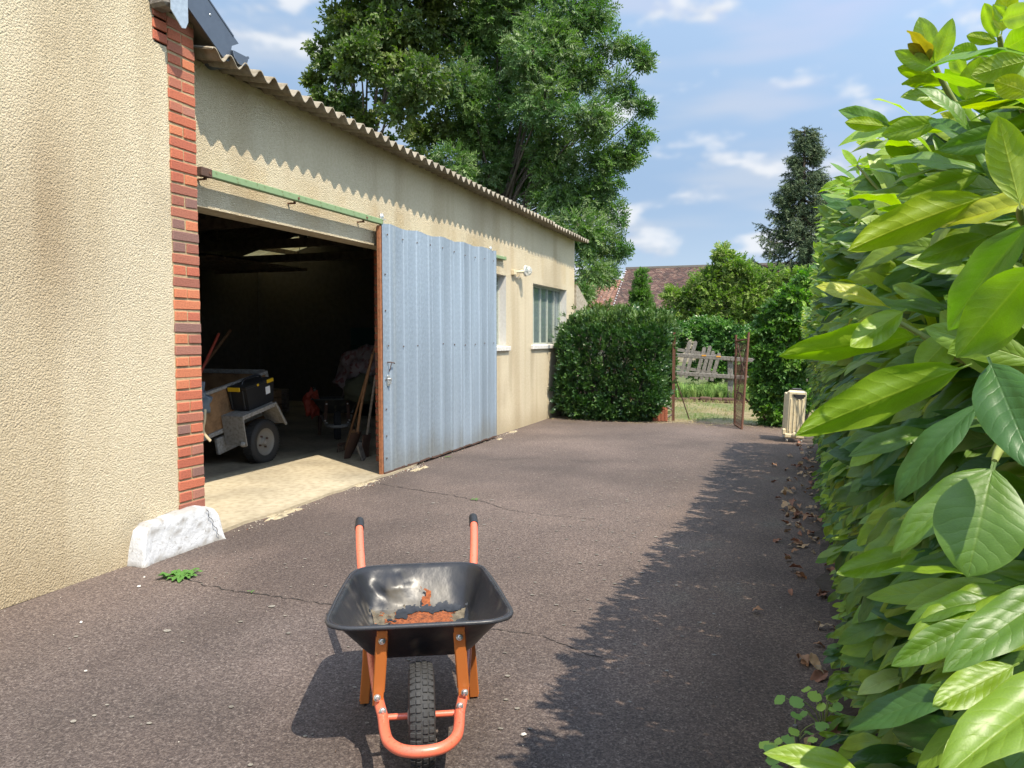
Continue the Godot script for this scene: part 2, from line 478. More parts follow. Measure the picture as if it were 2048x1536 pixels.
const HAND := [
	[Vector3(0.174, 1.683, -0.832), Vector3(0.045, 1.636, -0.794), Vector3(-0.386, 0.399, -0.831), 0.044, 0],
	[Vector3(0.132, 1.552, -0.910), Vector3(-0.009, 1.534, -0.860), Vector3(-0.339, 0.590, -0.733), 0.047, 3],
	[Vector3(0.108, 1.584, -0.994), Vector3(0.028, 1.618, -0.977), Vector3(0.366, 0.497, 0.786), 0.027, 4],
	[Vector3(0.112, 1.580, -0.892), Vector3(0.055, 1.540, -0.858), Vector3(-0.332, -0.293, -0.896), 0.032, 3],
	[Vector3(0.161, 1.557, -0.906), Vector3(0.119, 1.513, -0.871), Vector3(-0.231, -0.460, -0.857), 0.036, 3],
	[Vector3(0.156, 1.526, -0.805), Vector3(0.008, 1.464, -0.755), Vector3(-0.405, 0.266, -0.875), 0.052, 1],
	[Vector3(0.159, 1.645, -0.675), Vector3(0.144, 1.717, -0.686), Vector3(0.279, -0.082, -0.957), 0.030, 0],
	[Vector3(0.159, 1.635, -0.635), Vector3(0.114, 1.556, -0.711), Vector3(-0.789, -0.125, 0.602), 0.037, 2],
	[Vector3(0.153, 1.601, -0.599), Vector3(0.118, 1.539, -0.649), Vector3(0.443, 0.403, -0.801), 0.040, 1],
	[Vector3(0.135, 1.536, -0.646), Vector3(0.148, 1.468, -0.576), Vector3(-0.391, 0.626, 0.675), 0.043, 5],
	[Vector3(0.140, 1.460, -0.639), Vector3(0.116, 1.390, -0.588), Vector3(-0.091, 0.608, 0.789), 0.062, 2],
	[Vector3(0.192, 1.334, -0.593), Vector3(0.089, 1.290, -0.511), Vector3(-0.131, 0.935, 0.330), 0.043, 1],
	[Vector3(0.079, 1.107, -0.837), Vector3(-0.015, 1.124, -0.815), Vector3(0.263, 0.808, 0.527), 0.031, 3],
	[Vector3(0.179, 1.287, -0.712), Vector3(0.112, 1.259, -0.671), Vector3(-0.217, -0.600, -0.770), 0.031, 1],
	[Vector3(0.174, 1.494, -0.830), Vector3(0.086, 1.400, -0.802), Vector3(-0.458, 0.622, 0.634), 0.041, 5],
	[Vector3(0.182, 1.435, -0.812), Vector3(0.091, 1.359, -0.772), Vector3(-0.233, 0.659, 0.715), 0.039, 2],
	[Vector3(0.187, 1.379, -0.631), Vector3(0.102, 1.332, -0.571), Vector3(0.003, 0.783, 0.622), 0.035, 2],
	[Vector3(0.146, 1.311, -0.960), Vector3(0.055, 1.284, -0.931), Vector3(-0.183, -0.357, -0.916), 0.033, 1],
	[Vector3(0.152, 1.786, -0.960), Vector3(0.089, 1.773, -0.950), Vector3(0.187, -0.179, 0.966), 0.026, 3],
	[Vector3(0.120, 1.845, -1.209), Vector3(0.062, 1.849, -1.181), Vector3(-0.394, 0.304, -0.867), 0.022, 0],
	[Vector3(0.173, 1.795, -1.058), Vector3(0.101, 1.808, -1.023), Vector3(-0.136, 0.803, -0.580), 0.025, 0],
	[Vector3(0.183, 1.650, -0.875), Vector3(0.118, 1.628, -0.869), Vector3(-0.108, 0.004, -0.994), 0.027, 1],
	[Vector3(0.168, 1.563, -0.679), Vector3(0.121, 1.538, -0.710), Vector3(0.480, 0.142, -0.866), 0.028, 1],
	[Vector3(0.155, 1.445, -0.982), Vector3(0.066, 1.418, -0.959), Vector3(-0.008, 0.671, 0.741), 0.030, 2],
	[Vector3(0.167, 1.293, -0.793), Vector3(0.094, 1.254, -0.759), Vector3(0.125, 0.509, 0.852), 0.030, 2],
	[Vector3(0.154, 1.251, -0.670), Vector3(0.114, 1.227, -0.633), Vector3(0.183, 0.727, 0.661), 0.029, 1],
	[Vector3(0.144, 1.857, -0.994), Vector3(0.124, 1.898, -0.961), Vector3(-0.002, -0.620, 0.784), 0.027, 6],
	[Vector3(0.146, 1.855, -0.994), Vector3(0.155, 1.891, -0.960), Vector3(-0.228, -0.644, 0.730), 0.023, 6],
	[Vector3(0.141, 1.859, -0.993), Vector3(0.112, 1.882, -0.937), Vector3(0.482, 0.870, -0.102), 0.021, 7],
	[Vector3(0.141, 1.863, -0.992), Vector3(0.113, 1.872, -0.961), Vector3(-0.471, 0.646, -0.601), 0.013, 7],
	[Vector3(0.149, 1.853, -1.005), Vector3(0.104, 1.865, -0.964), Vector3(0.463, -0.551, 0.694), 0.020, 6],
	[Vector3(0.154, 1.846, -1.017), Vector3(0.104, 1.855, -0.978), Vector3(-0.369, 0.676, -0.638), 0.020, 0],
	[Vector3(0.164, 1.841, -1.027), Vector3(0.108, 1.838, -0.972), Vector3(-0.308, 0.912, -0.270), 0.024, 0],
	[Vector3(0.149, 1.860, -0.992), Vector3(0.148, 1.885, -0.973), Vector3(-0.413, 0.538, -0.735), 0.010, 7],
	[Vector3(0.169, 1.831, -1.029), Vector3(0.115, 1.829, -0.995), Vector3(0.505, 0.261, 0.823), 0.020, 3],
	[Vector3(0.174, 1.845, -1.003), Vector3(0.160, 1.863, -0.979), Vector3(0.122, -0.757, 0.642), 0.018, 6],
	[Vector3(0.180, 1.816, -1.031), Vector3(0.131, 1.827, -1.015), Vector3(-0.218, 0.359, -0.908), 0.017, 4],
	[Vector3(0.169, 1.801, -0.953), Vector3(0.179, 1.841, -0.940), Vector3(0.174, 0.271, -0.947), 0.029, 0],
	[Vector3(0.179, 1.844, -0.939), Vector3(0.153, 1.848, -0.921), Vector3(0.450, -0.496, 0.743), 0.019, 3],
	[Vector3(0.184, 1.840, -0.886), Vector3(0.165, 1.868, -0.858), Vector3(-0.013, 0.700, -0.714), 0.016, 6],
	[Vector3(0.185, 1.838, -0.886), Vector3(0.150, 1.840, -0.860), Vector3(-0.523, 0.471, -0.711), 0.013, 0],
	[Vector3(0.180, 1.835, -0.856), Vector3(0.182, 1.874, -0.842), Vector3(0.197, 0.331, -0.923), 0.022, 4],
	[Vector3(0.178, 1.816, -0.841), Vector3(0.192, 1.814, -0.796), Vector3(-0.843, -0.481, 0.241), 0.025, 3],
	[Vector3(0.178, 1.840, -0.833), Vector3(0.162, 1.839, -0.794), Vector3(0.675, -0.698, 0.238), 0.013, 6],
	[Vector3(0.170, 1.834, -0.815), Vector3(0.188, 1.824, -0.772), Vector3(-0.916, -0.250, 0.314), 0.022, 6],
	[Vector3(0.189, 1.790, -0.793), Vector3(0.146, 1.782, -0.794), Vector3(-0.028, 0.246, -0.969), 0.027, 0],
	[Vector3(0.184, 1.749, -0.753), Vector3(0.154, 1.765, -0.755), Vector3(0.211, 0.259, -0.943), 0.021, 4],
	[Vector3(0.191, 1.734, -0.808), Vector3(0.125, 1.723, -0.812), Vector3(-0.040, -0.189, 0.981), 0.025, 2],
	[Vector3(0.191, 1.725, -0.914), Vector3(0.125, 1.738, -0.902), Vector3(-0.123, 0.260, -0.958), 0.024, 0],
	[Vector3(0.177, 1.714, -0.888), Vector3(0.101, 1.693, -0.883), Vector3(0.095, -0.105, 0.990), 0.027, 3],
	[Vector3(0.175, 1.711, -0.971), Vector3(0.111, 1.692, -0.963), Vector3(-0.239, 0.442, -0.864), 0.021, 0]]

const HAND_STEMS := [[Vector3(0.141, 1.867, -0.991), Vector3(0.155, 1.842, -1.007), Vector3(0.186, 1.804, -1.044), Vector3(0.222, 1.781, -1.105), Vector3(0.303, 1.752, -1.248)], [Vector3(0.108, 1.566, -0.913), Vector3(0.130, 1.552, -0.911), Vector3(0.157, 1.534, -0.917), Vector3(0.190, 1.519, -0.930), Vector3(0.255, 1.502, -1.018)], [Vector3(0.184, 1.844, -0.884), Vector3(0.195, 1.827, -0.909), Vector3(0.218, 1.796, -0.945), Vector3(0.267, 1.764, -1.045)], [Vector3(0.163, 1.650, -0.694), Vector3(0.170, 1.643, -0.714), Vector3(0.203, 1.628, -0.770)], [Vector3(0.171, 1.682, -0.832), Vector3(0.191, 1.679, -0.849), Vector3(0.239, 1.672, -0.911)], [Vector3(0.142, 1.459, -0.648), Vector3(0.159, 1.466, -0.697), Vector3(0.214, 1.475, -0.819)]]

const MAPLE := [[Vector3(-11.513, 10.046, -18.500), 0.84], [Vector3(-12.313, 9.487, -18.500), 0.41], [Vector3(-11.923, 8.972, -18.500), 0.65], [Vector3(-10.465, 8.599, -17.500), 0.89], [Vector3(-12.096, 8.122, -18.500), 0.47], [Vector3(-12.522, 8.571, -18.500), 0.22], [Vector3(-11.389, 7.915, -18.500), 0.57], [Vector3(-11.408, 10.200, -19.500), 0.85], [Vector3(-9.997, 9.647, -18.500), 0.99], [Vector3(-10.394, 8.845, -19.500), 1.04], [Vector3(-10.278, 11.226, -18.500), 1.45], [Vector3(-11.336, 11.523, -18.500), 1.21], [Vector3(-9.462, 9.942, -19.500), 1.23], [Vector3(-8.636, 7.897, -17.500), 0.93], [Vector3(-9.481, 7.259, -19.500), 0.83], [Vector3(-9.337, 7.179, -17.500), 0.53], [Vector3(-10.931, 7.340, -18.500), 0.32], [Vector3(-12.105, 7.584, -18.500), 0.22], [Vector3(-8.682, 10.974, -18.500), 1.41], [Vector3(-11.445, 7.249, -20.500), 0.33], [Vector3(-9.219, 6.082, -18.500), 0.59]]

const ASH := [[Vector3(-8.397, 10.029, -20.500), 1.26], [Vector3(-8.428, 8.225, -19.500), 1.01], [Vector3(-7.647, 10.471, -20.500), 1.18], [Vector3(-6.372, 9.087, -19.500), 1.11], [Vector3(-5.780, 9.950, -20.500), 1.01], [Vector3(-5.093, 10.181, -20.500), 0.53], [Vector3(-8.022, 8.916, -21.500), 1.17], [Vector3(-6.164, 7.727, -19.500), 1.04], [Vector3(-5.496, 8.732, -20.500), 0.81], [Vector3(-4.614, 9.341, -20.500), 0.46], [Vector3(-8.404, 7.272, -20.500), 1.06], [Vector3(-7.711, 7.167, -21.500), 1.17], [Vector3(-6.190, 6.673, -20.500), 1.03], [Vector3(-4.958, 7.101, -19.500), 0.77], [Vector3(-4.537, 8.233, -20.500), 0.45], [Vector3(-4.013, 9.137, -20.500), 0.22], [Vector3(-3.748, 8.811, -20.500), 0.20], [Vector3(-4.107, 7.928, -20.500), 0.32], [Vector3(-3.708, 7.565, -20.500), 0.16], [Vector3(-3.794, 6.930, -20.500), 0.26], [Vector3(-4.256, 6.711, -20.500), 0.45], [Vector3(-4.861, 6.301, -20.500), 0.70], [Vector3(-5.901, 5.440, -20.500), 0.96], [Vector3(-7.401, 5.993, -21.500), 1.02], [Vector3(-8.178, 6.280, -20.500), 0.85], [Vector3(-5.199, 5.263, -20.500), 0.70], [Vector3(-4.720, 5.631, -20.500), 0.46], [Vector3(-4.145, 6.246, -20.500), 0.13], [Vector3(-4.510, 4.825, -20.500), 0.29], [Vector3(-5.205, 4.203, -19.500), 0.78], [Vector3(-4.914, 4.046, -20.500), 0.65], [Vector3(-4.434, 3.894, -20.500), 0.24], [Vector3(-4.933, 3.231, -19.500), 0.52], [Vector3(-4.702, 3.236, -20.500), 0.32], [Vector3(-4.867, 2.599, -18.500), 0.25], [Vector3(-6.293, 4.512, -19.500), 0.66], [Vector3(-7.647, 11.815, -20.500), 1.66], [Vector3(-5.926, 11.409, -20.500), 1.34], [Vector3(-9.309, 11.944, -20.500), 1.27], [Vector3(-8.356, 6.017, -18.500), 0.65]]

const ELDER := [[Vector3(-1.928, 3.888, -25.000), 0.47], [Vector3(-2.452, 3.437, -25.000), 0.60], [Vector3(-1.546, 3.491, -25.000), 0.59], [Vector3(-2.984, 2.900, -25.000), 0.57], [Vector3(-2.136, 2.728, -25.000), 0.78], [Vector3(-1.238, 2.867, -25.000), 0.70], [Vector3(-0.791, 2.553, -25.000), 0.58], [Vector3(-3.367, 2.351, -25.000), 0.54], [Vector3(-2.585, 2.106, -25.000), 0.66], [Vector3(-1.523, 2.098, -25.000), 0.75], [Vector3(-0.587, 3.312, -25.000), 0.40], [Vector3(-2.039, 4.279, -25.000), 0.25], [Vector3(-3.530, 2.751, -25.000), 0.35], [Vector3(-0.491, 2.090, -25.000), 0.46], [Vector3(0.060, 3.296, -25.000), 0.39], [Vector3(0.498, 2.684, -25.000), 0.60]]

const IVY := [[Vector3(-3.027, 1.829, -21.500), 0.36], [Vector3(-2.419, 1.758, -21.500), 0.46], [Vector3(-1.822, 1.621, -21.500), 0.49], [Vector3(-1.172, 1.487, -21.500), 0.45], [Vector3(-3.020, 1.347, -21.500), 0.33], [Vector3(-2.079, 1.215, -21.500), 0.46], [Vector3(-1.421, 1.017, -21.500), 0.46], [Vector3(-1.807, 0.675, -21.500), 0.41], [Vector3(-1.283, 0.480, -21.500), 0.35], [Vector3(-2.337, 0.667, -21.500), 0.30], [Vector3(-0.912, 1.221, -21.500), 0.40], [Vector3(-0.775, 0.689, -21.500), 0.40]]

const VINE := [[Vector3(-0.200, 2.029, -14.200), 0.26], [Vector3(0.041, 2.198, -14.200), 0.31], [Vector3(0.275, 2.535, -14.200), 0.29], [Vector3(-0.358, 1.683, -14.200), 0.30], [Vector3(0.010, 1.725, -14.200), 0.38], [Vector3(-0.391, 1.246, -14.200), 0.30], [Vector3(-0.060, 1.162, -14.200), 0.38], [Vector3(-0.425, 0.807, -14.200), 0.28], [Vector3(-0.090, 0.639, -14.200), 0.35], [Vector3(-0.332, 0.325, -14.200), 0.26], [Vector3(-0.040, 0.203, -14.200), 0.31], [Vector3(0.210, 1.853, -14.200), 0.34], [Vector3(0.225, 1.165, -14.200), 0.35], [Vector3(0.158, 0.471, -14.200), 0.29], [Vector3(-0.460, 0.453, -14.200), 0.18], [Vector3(-0.563, 1.509, -14.200), 0.18], [Vector3(-0.326, 0.016, -14.200), 0.16], [Vector3(0.007, -0.076, -14.200), 0.17]]

const CYPRESS := [[Vector3(-4.797, 3.690, -26.000), 0.17], [Vector3(-4.811, 3.355, -26.000), 0.24], [Vector3(-4.807, 2.986, -26.000), 0.34], [Vector3(-4.837, 2.617, -26.000), 0.44], [Vector3(-4.750, 2.313, -26.000), 0.51]]

const BUSHFAR := [[Vector3(-5.738, 2.347, -24.000), 0.48], [Vector3(-6.067, 2.906, -24.000), 0.32], [Vector3(-5.093, 2.105, -24.000), 0.47], [Vector3(-3.686, 2.094, -24.000), 0.31]]

# ---------- the scene ----------
const SUN := Vector3(-.554, -1.0, -.373)
const WX := -4.36      # face of the long workshop wall
const HX := -4.215     # face of the taller house wall

func _ready() -> void:
	var cam := Camera3D.new()
	cam.name = "camera"
	add_child(cam)
	cam.position = Vector3(0, 1.55, 0)
	cam.rotation_degrees = Vector3(-3.45, 19.95, 0)
	cam.fov = 53.08
	cam.near = .02
	cam.far = 900.0
	cam.current = true
	nz.seed = 4; nz.frequency = .02; nz.noise_type = FastNoiseLite.TYPE_SIMPLEX_SMOOTH; nz.fractal_octaves = 4
	nf.seed = 9; nf.frequency = .06; nf.noise_type = FastNoiseLite.TYPE_SIMPLEX_SMOOTH; nf.fractal_octaves = 2
	var env := Environment.new()
	env.background_mode = Environment.BG_SKY
	env.sky = Sky.new()
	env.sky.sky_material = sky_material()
	env.tonemap_mode = Environment.TONE_MAPPER_LINEAR
	env.tonemap_exposure = 2.6
	env.sdfgi_enabled = true
	env.ssao_enabled = true
	env.ssil_enabled = true
	var we := WorldEnvironment.new()
	we.name = "environment"
	we.environment = env
	add_child(we)
	var sun := DirectionalLight3D.new()
	sun.name = "sun"
	add_child(sun)
	sun.look_at_from_position(Vector3.ZERO, SUN, Vector3.UP)
	sun.light_energy = .96
	sun.light_color = Color(1.0, .955, .88)
	sun.light_angular_distance = .53
	sun.shadow_enabled = true
	rg.seed = 77
	make_materials()
	ground()
	house()
	workshop()
	sliding_door()
	wall_lamp()
	interior()
	barrow()
	yard_things()
	far_things()
	plants()

func sky_material() -> PanoramaSkyMaterial:
	var w := 2048
	var h := 1024
	var n := FastNoiseLite.new()
	n.seed = 31; n.frequency = 1.0; n.noise_type = FastNoiseLite.TYPE_SIMPLEX_SMOOTH; n.fractal_octaves = 6; n.fractal_gain = .52
	var s := FastNoiseLite.new()
	s.seed = 12; s.frequency = 1.0; s.noise_type = FastNoiseLite.TYPE_SIMPLEX_SMOOTH; s.fractal_octaves = 4
	var px := PackedFloat32Array()
	px.resize(w * h * 3)
	for y in h:
		var el := PI * .5 - PI * (y + .5) / h
		var up := sin(el)
		for x in w:
			var i := (y * w + x) * 3
			var c := Color(.20, .19, .16)
			if el > -.02:
				var az := TAU * (x + .5) / w
				var d := Vector3(sin(az) * cos(el), up, -cos(az) * cos(el))
				var t := clampf(up, 0, 1)
				c = Color(.220, .272, .325).lerp(Color(.128, .184, .265), smoothstep(0.0, .20, t))
				c = c.lerp(Color(.130, .185, .28), smoothstep(.25, .95, t))
				# hazier and brighter on the sun's side, the glow raised to fill the shade
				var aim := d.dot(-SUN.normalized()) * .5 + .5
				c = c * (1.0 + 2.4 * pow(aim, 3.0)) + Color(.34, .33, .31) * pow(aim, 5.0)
				# thin high bands
				var b := s.get_noise_3d(d.x * 2.2 + 3.0, d.y * 13.0, d.z * 2.2)
				var band := smoothstep(.02, .55, b + .12) * (1.0 - smoothstep(.5, .8, t))
				c = c.lerp(maxc(c, Color(.235, .268, .318)), band * .7)
				# heaped clouds, flatter towards the horizon
				var q := Vector3(d.x * 6.0, d.y * 17.0, d.z * 6.0)
				var f := n.get_noise_3dv(q)
				var low := smoothstep(.32, .05, t) * .17
				var den := smoothstep(.18, .52, f + low)
				if den > 0.0:
					var fa := n.get_noise_3d(q.x, q.y + .42, q.z)
					var lit := clampf(.5 + (f - fa) * 1.9, 0, 1)
					c = c.lerp(maxc(c, Color(.215, .243, .287).lerp(Color(.355, .365, .38), lit)), den * .85)
				c = Color(.20, .19, .16).lerp(c, smoothstep(-.02, .0, el))
			px[i] = c.r; px[i + 1] = c.g; px[i + 2] = c.b
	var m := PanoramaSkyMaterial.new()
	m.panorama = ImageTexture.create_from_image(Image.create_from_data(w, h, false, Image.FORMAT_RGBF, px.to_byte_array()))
	return m

func steps(a: float, b: float, d: float, cuts := []) -> Array:
	var out := []
	var k := ceili((b - a) / d)
	for i in k + 1:
		var x := a + (b - a) * i / k
		var near := false
		for c in cuts:
			if absf(c - x) < d * .45 and i > 0 and i < k: near = true
		if not near: out.append(x)
	for c in cuts:
		if c > a and c < b and not out.has(c): out.append(c)
	out.sort()
	return out

func tarmac_tint(x: float, z: float) -> Color:
	var big := nz.get_noise_2d(x * 14.0, z * 14.0)
	var mid := nz.get_noise_2d(x * 50.0 + 70, z * 50.0)
	var k := .77 + .34 * big + .18 * mid
	var c := Color(k * 1.0, k * .96, k * .905)
	# the older, greyer patch on the near side of the crack
	var near := smoothstep(-3.95, -3.3, z + .25 * mid) * smoothstep(-3.9, -2.9, x + .3 * big)
	c = c.lerp(Color(.60, .62, .65) * (.9 + .4 * mid), near * .6)
	c = c.lerp(Color(.50, .47, .45), smoothstep(.22, .5, nz.get_noise_2d(x * 22.0 - 60, z * 12.0)) * .5)
	# brown crumbs and soil by the hedge, painted paler to lift its shadow
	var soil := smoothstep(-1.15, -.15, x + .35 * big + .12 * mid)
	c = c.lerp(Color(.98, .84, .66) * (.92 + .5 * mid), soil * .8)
	# pale dust along the wall and the paler worn strip
	var dust := smoothstep(-3.9, -4.36, x + .15 * mid) * .5 + smoothstep(.25, .6, nz.get_noise_2d(x * 9.0 + 40, z * 22.0)) * .35
	c = c.lerp(Color(.98, .92, .80), clampf(dust, 0, 1) * .5)
	if z < -12.5: c = c.lerp(Color(.9, .8, .62), smoothstep(-13.3, -14.4, z + .5 * mid) * .7)
	return c

func ground() -> void:
	var t := MB.new()
	var xs := steps(-150.0, 150.0, 6.0)
	var zs := steps(-420.0, 60.0, 8.0)
	for x in steps(-9.0, 7.0, .3): xs.append(x)
	for z in steps(-27.0, -13.0, .3): zs.append(z)
	xs.append_array([-400.0, 400.0])
	xs.sort(); zs.sort()
	var rows := []
	for z in zs:
		var row := []
		for x in xs:
			var far := maxf(0.0, -z - 16.0)
			row.append(Vector3(x, -.022 + (nz.get_noise_2d(x * 30, z * 30) * .04 * smoothstep(0, 2, far) if z > -60 else 0.0), z))
		rows.append(row)
	t.sheet(rows, false, true)
	for i in t.v.size():
		var p := t.v[i]
		t.uv[i] = Vector2(p.x, p.z)
		var g := nz.get_noise_2d(p.x * 40, p.z * 40)
		var c := Color(.30, .245, .13).lerp(Color(.13, .17, .05), smoothstep(-.25, .3, g))
		if p.z < -19.9 or p.z > -13.5: c = Color(.12, .15, .045)
		t.c[i] = c
	struct(t, M.soil, "ground")
	# the tarmac yard
	var a := MB.new()
	rows = []
	var ax := steps(WX, 1.3, .06)
	for z in steps(-14.35, 2.0, .07):
		var row := []
		for x in ax:
			var zz: float = z
			if z < -13.9: zz = z + nz.get_noise_2d(x * 60, 7) * .35
			row.append(Vector3(x, nz.get_noise_2d(x * 25 + 9, z * 25) * .008, zz))
		rows.append(row)
	a.sheet(rows, false, true)
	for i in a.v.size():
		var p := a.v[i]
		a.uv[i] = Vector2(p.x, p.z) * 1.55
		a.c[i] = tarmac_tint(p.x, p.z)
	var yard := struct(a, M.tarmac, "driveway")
	# cracks: thin open slits with crumbled lips
	for way in [[Vector2(-3.62, -3.85), Vector2(-3.29, -3.77), Vector2(-2.98, -3.76), Vector2(-2.57, -3.77), Vector2(-2.1, -3.80), Vector2(-1.44, -3.715), Vector2(-1.2, -3.73), Vector2(-.98, -3.62), Vector2(-.74, -3.55)],
			[Vector2(-4.09, -7.11), Vector2(-3.58, -6.95), Vector2(-3.14, -6.85), Vector2(-2.74, -6.67), Vector2(-2.41, -6.45), Vector2(-2.04, -6.34), Vector2(-1.5, -6.33)],
			[Vector2(-3.6, -9.0), Vector2(-3.0, -9.4), Vector2(-2.2, -9.3)]]:
		var m := MB.new()
		var pts := []
		for k in way.size() - 1:
			var n := int(way[k].distance_to(way[k + 1]) / .025) + 1
			for j in n:
				var p: Vector2 = way[k].lerp(way[k + 1], j / float(n))
				p += Vector2(nf.get_noise_2d(p.x * 120, p.y * 120), nf.get_noise_2d(p.x * 120 + 99, p.y * 120)) * .035
				pts.append(p)
		for k in pts.size() - 1:
			var d: Vector2 = (pts[k + 1] - pts[k]).normalized().orthogonal()
			var w0 := maxf(.0012, .0042 + .006 * nf.get_noise_2d(k * 6.0, 3)) * (1.0 - .5 * k / pts.size())
			var w1 := maxf(.0012, .0042 + .006 * nf.get_noise_2d((k + 1) * 6.0, 3)) * (1.0 - .5 * (k + 1) / pts.size())
			var q := []
			for e in [pts[k] - d * w0, pts[k] + d * w0, pts[k + 1] + d * w1, pts[k + 1] - d * w1]:
				q.append(Vector3(e.x, nz.get_noise_2d(e.x * 25 + 9, e.y * 25) * .008 + .003, e.y))
			m.face(q, q[0] - Vector3.UP)
		put(m, M.crack, "crack", yard)
	# lichen spots and pale grit pressed into the tarmac
	var spot := MB.new()
	var ring := []
	for k in 9:
		var an := TAU * k / 9
		ring.append(Vector3(cos(an), 0, sin(an)) * (.75 + .3 * nf.get_noise_2d(k * 70.0, 1)))
	spot.face(ring, Vector3.DOWN)
	var at := []
	var tint := []
	for k in 620:
		var p := Vector2(rg.randf_range(-3.6, -.2), rg.randf_range(-13, -2.2))
		if k < 330: p = Vector2(-1.35 + rg.randfn() * .45, -7.3 + rg.randfn() * 1.9)
		var s := rg.randf_range(.005, .017) if k < 575 else rg.randf_range(.014, .026)
		if p.x < WX + .1 or p.x > .2: continue
		at.append(Transform3D(Basis(Vector3.UP, rg.randf() * 6).scaled(Vector3(s, 1, s * rg.randf_range(.6, 1))), Vector3(p.x, .0055 + nz.get_noise_2d(p.x * 25 + 9, p.y * 25) * .008, p.y)))
		var b := rg.randf_range(.6, 1.0)
		tint.append(Color(.27 * b, .25 * b, .215 * b))
	many(spot.mesh(), M.chip, at, tint, "lichen_spots", yard)
	var grit := MB.new()
	grit.bevel(Vector3.ZERO, Vector3(1, .6, .8), .25)
	at = []; tint = []
	for k in 900:
		var p := Vector2(rg.randf_range(-4.2, .3), -1.6 - 12.0 * pow(rg.randf(), 1.6))
		if k % 3 == 0: p.x = -4.3 + absf(rg.randfn()) * .22
		if k % 5 == 0: p.x = .1 - absf(rg.randfn()) * .5
		var s := rg.randf_range(.002, .0065)
		at.append(Transform3D(Basis(Vector3(rg.randf(), 1, rg.randf()).normalized(), rg.randf() * 6).scaled(Vector3.ONE * s), Vector3(p.x, .004, p.y)))
		var b := rg.randf_range(.25, 1.0)
		tint.append(Color(.62 * b, .58 * b, .5 * b) if k % 2 else Color(.12, .08, .055))
	many(grit.mesh(), M.chip, at, tint, "loose_grit", yard)
	at = []; tint = []
	for k in 420:
		var z := -4.9 - 7.2 * rg.randf()
		if k % 2: z = [-5.55, -6.98, -8.1, -8.35, -11.6][k % 5] + rg.randfn() * .16
		var s := rg.randf_range(.004, .014)
		at.append(Transform3D(Basis(Vector3(rg.randf(), 1, rg.randf()).normalized(), rg.randf() * 6).scaled(Vector3.ONE * s), Vector3((-4.2 if z > -8.3 else -4.3) + absf(rg.randfn()) * .06, .007, z)))
		tint.append(Color(.58, .52, .42) * rg.randf_range(.5, 1.1) if k % 7 else Color(.22, .08, .04))
	many(grit.mesh(), M.chip, at, tint, "threshold_crumbs", yard)
	# crumbled pale filler along the threshold
	for s in [[-4.16, -5.5, .15, .06], [-4.17, -5.72, .09, .05], [-4.22, -6.98, .11, .045], [-4.2, -7.2, .07, .03], [-4.10, -8.02, .10, .035], [-4.09, -8.2, .07, .03], [-4.16, -10.9, .08, .03], [-4.28, -11.8, .12, .05]]:
		var f := MB.new()
		var rr := []
		for r in 6:
			var row := []
			for k in 18:
				var an := TAU * k / 18
				var rad := (r / 5.0) * (1.0 + 1.0 * nf.get_noise_2d(cos(an) * 22 + s[1] * 30, sin(an) * 22))
				var h := .018 * (1.0 - pow(r / 5.0, 2)) * (.6 + .7 * nf.get_noise_2d(r * 40 + s[1] * 10, k * 30)) - (.006 if r == 5 else 0.0)
				row.append(Vector3(cos(an) * rad * s[3], h, sin(an) * rad * s[2]))
			rr.append(row)
		f.sheet(rr, true, true)
		for i in f.v.size():
			f.c[i] = Color(1, .93, .78) * (.5 + .4 * nf.get_noise_2d(f.v[i].x * 900, f.v[i].z * 900)) 
		var o := put(f, mat("crumbled filler", lin(.62, .55, .42), .95), "rubble_patch")
		o.position = Vector3(s[0], .006, s[1])
		o.set_meta("kind", "stuff")

func plaster_tint(p: Vector3) -> Color:
	var z := p.z
	var y := p.y
	var st := nz.get_noise_2d(z * 60.0, y * 5.0)
	var st2 := nz.get_noise_2d(z * 170.0 + 30, y * 8.0)
	var big := nz.get_noise_2d(z * 16.0, y * 16.0 + 50)
	var c := Color(.99, .98, .96) * (.96 + .10 * nz.get_noise_2d(z * 30.0, y * 20.0 + 90))
	var dirt := smoothstep(-.02, .45, st) * .40 + smoothstep(.2, .6, st2) * .07
	c = c.lerp(Color(.60, .52, .41), dirt)
	c = c.lerp(Color(.56, .50, .44), smoothstep(.18, .55, big + .3 * st) * .42)
	# a broad rain-washed stain on the house wall, and run-off beside the pier
	if z > -4.45:
		var e := Vector2((z + 3.35) / .55, (y - 2.25) / .9).length() + .5 * st
		c = c.lerp(Color(.52, .44, .36), smoothstep(1.3, .2, e) * (.5 + .5 * smoothstep(-.2, .3, st2)) * .75)
		c = c.lerp(Color(.42, .40, .38), smoothstep(.55, .1, Vector2((z + 4.05) / .5, (y - .2) / .35).length() + .35 * st2) * .5)
	# splashed and mossy foot
	var foot := smoothstep(.42 + .3 * st, 0.0, y)
	c = c.lerp(Color(.56, .50, .42), foot * .55)
	return c


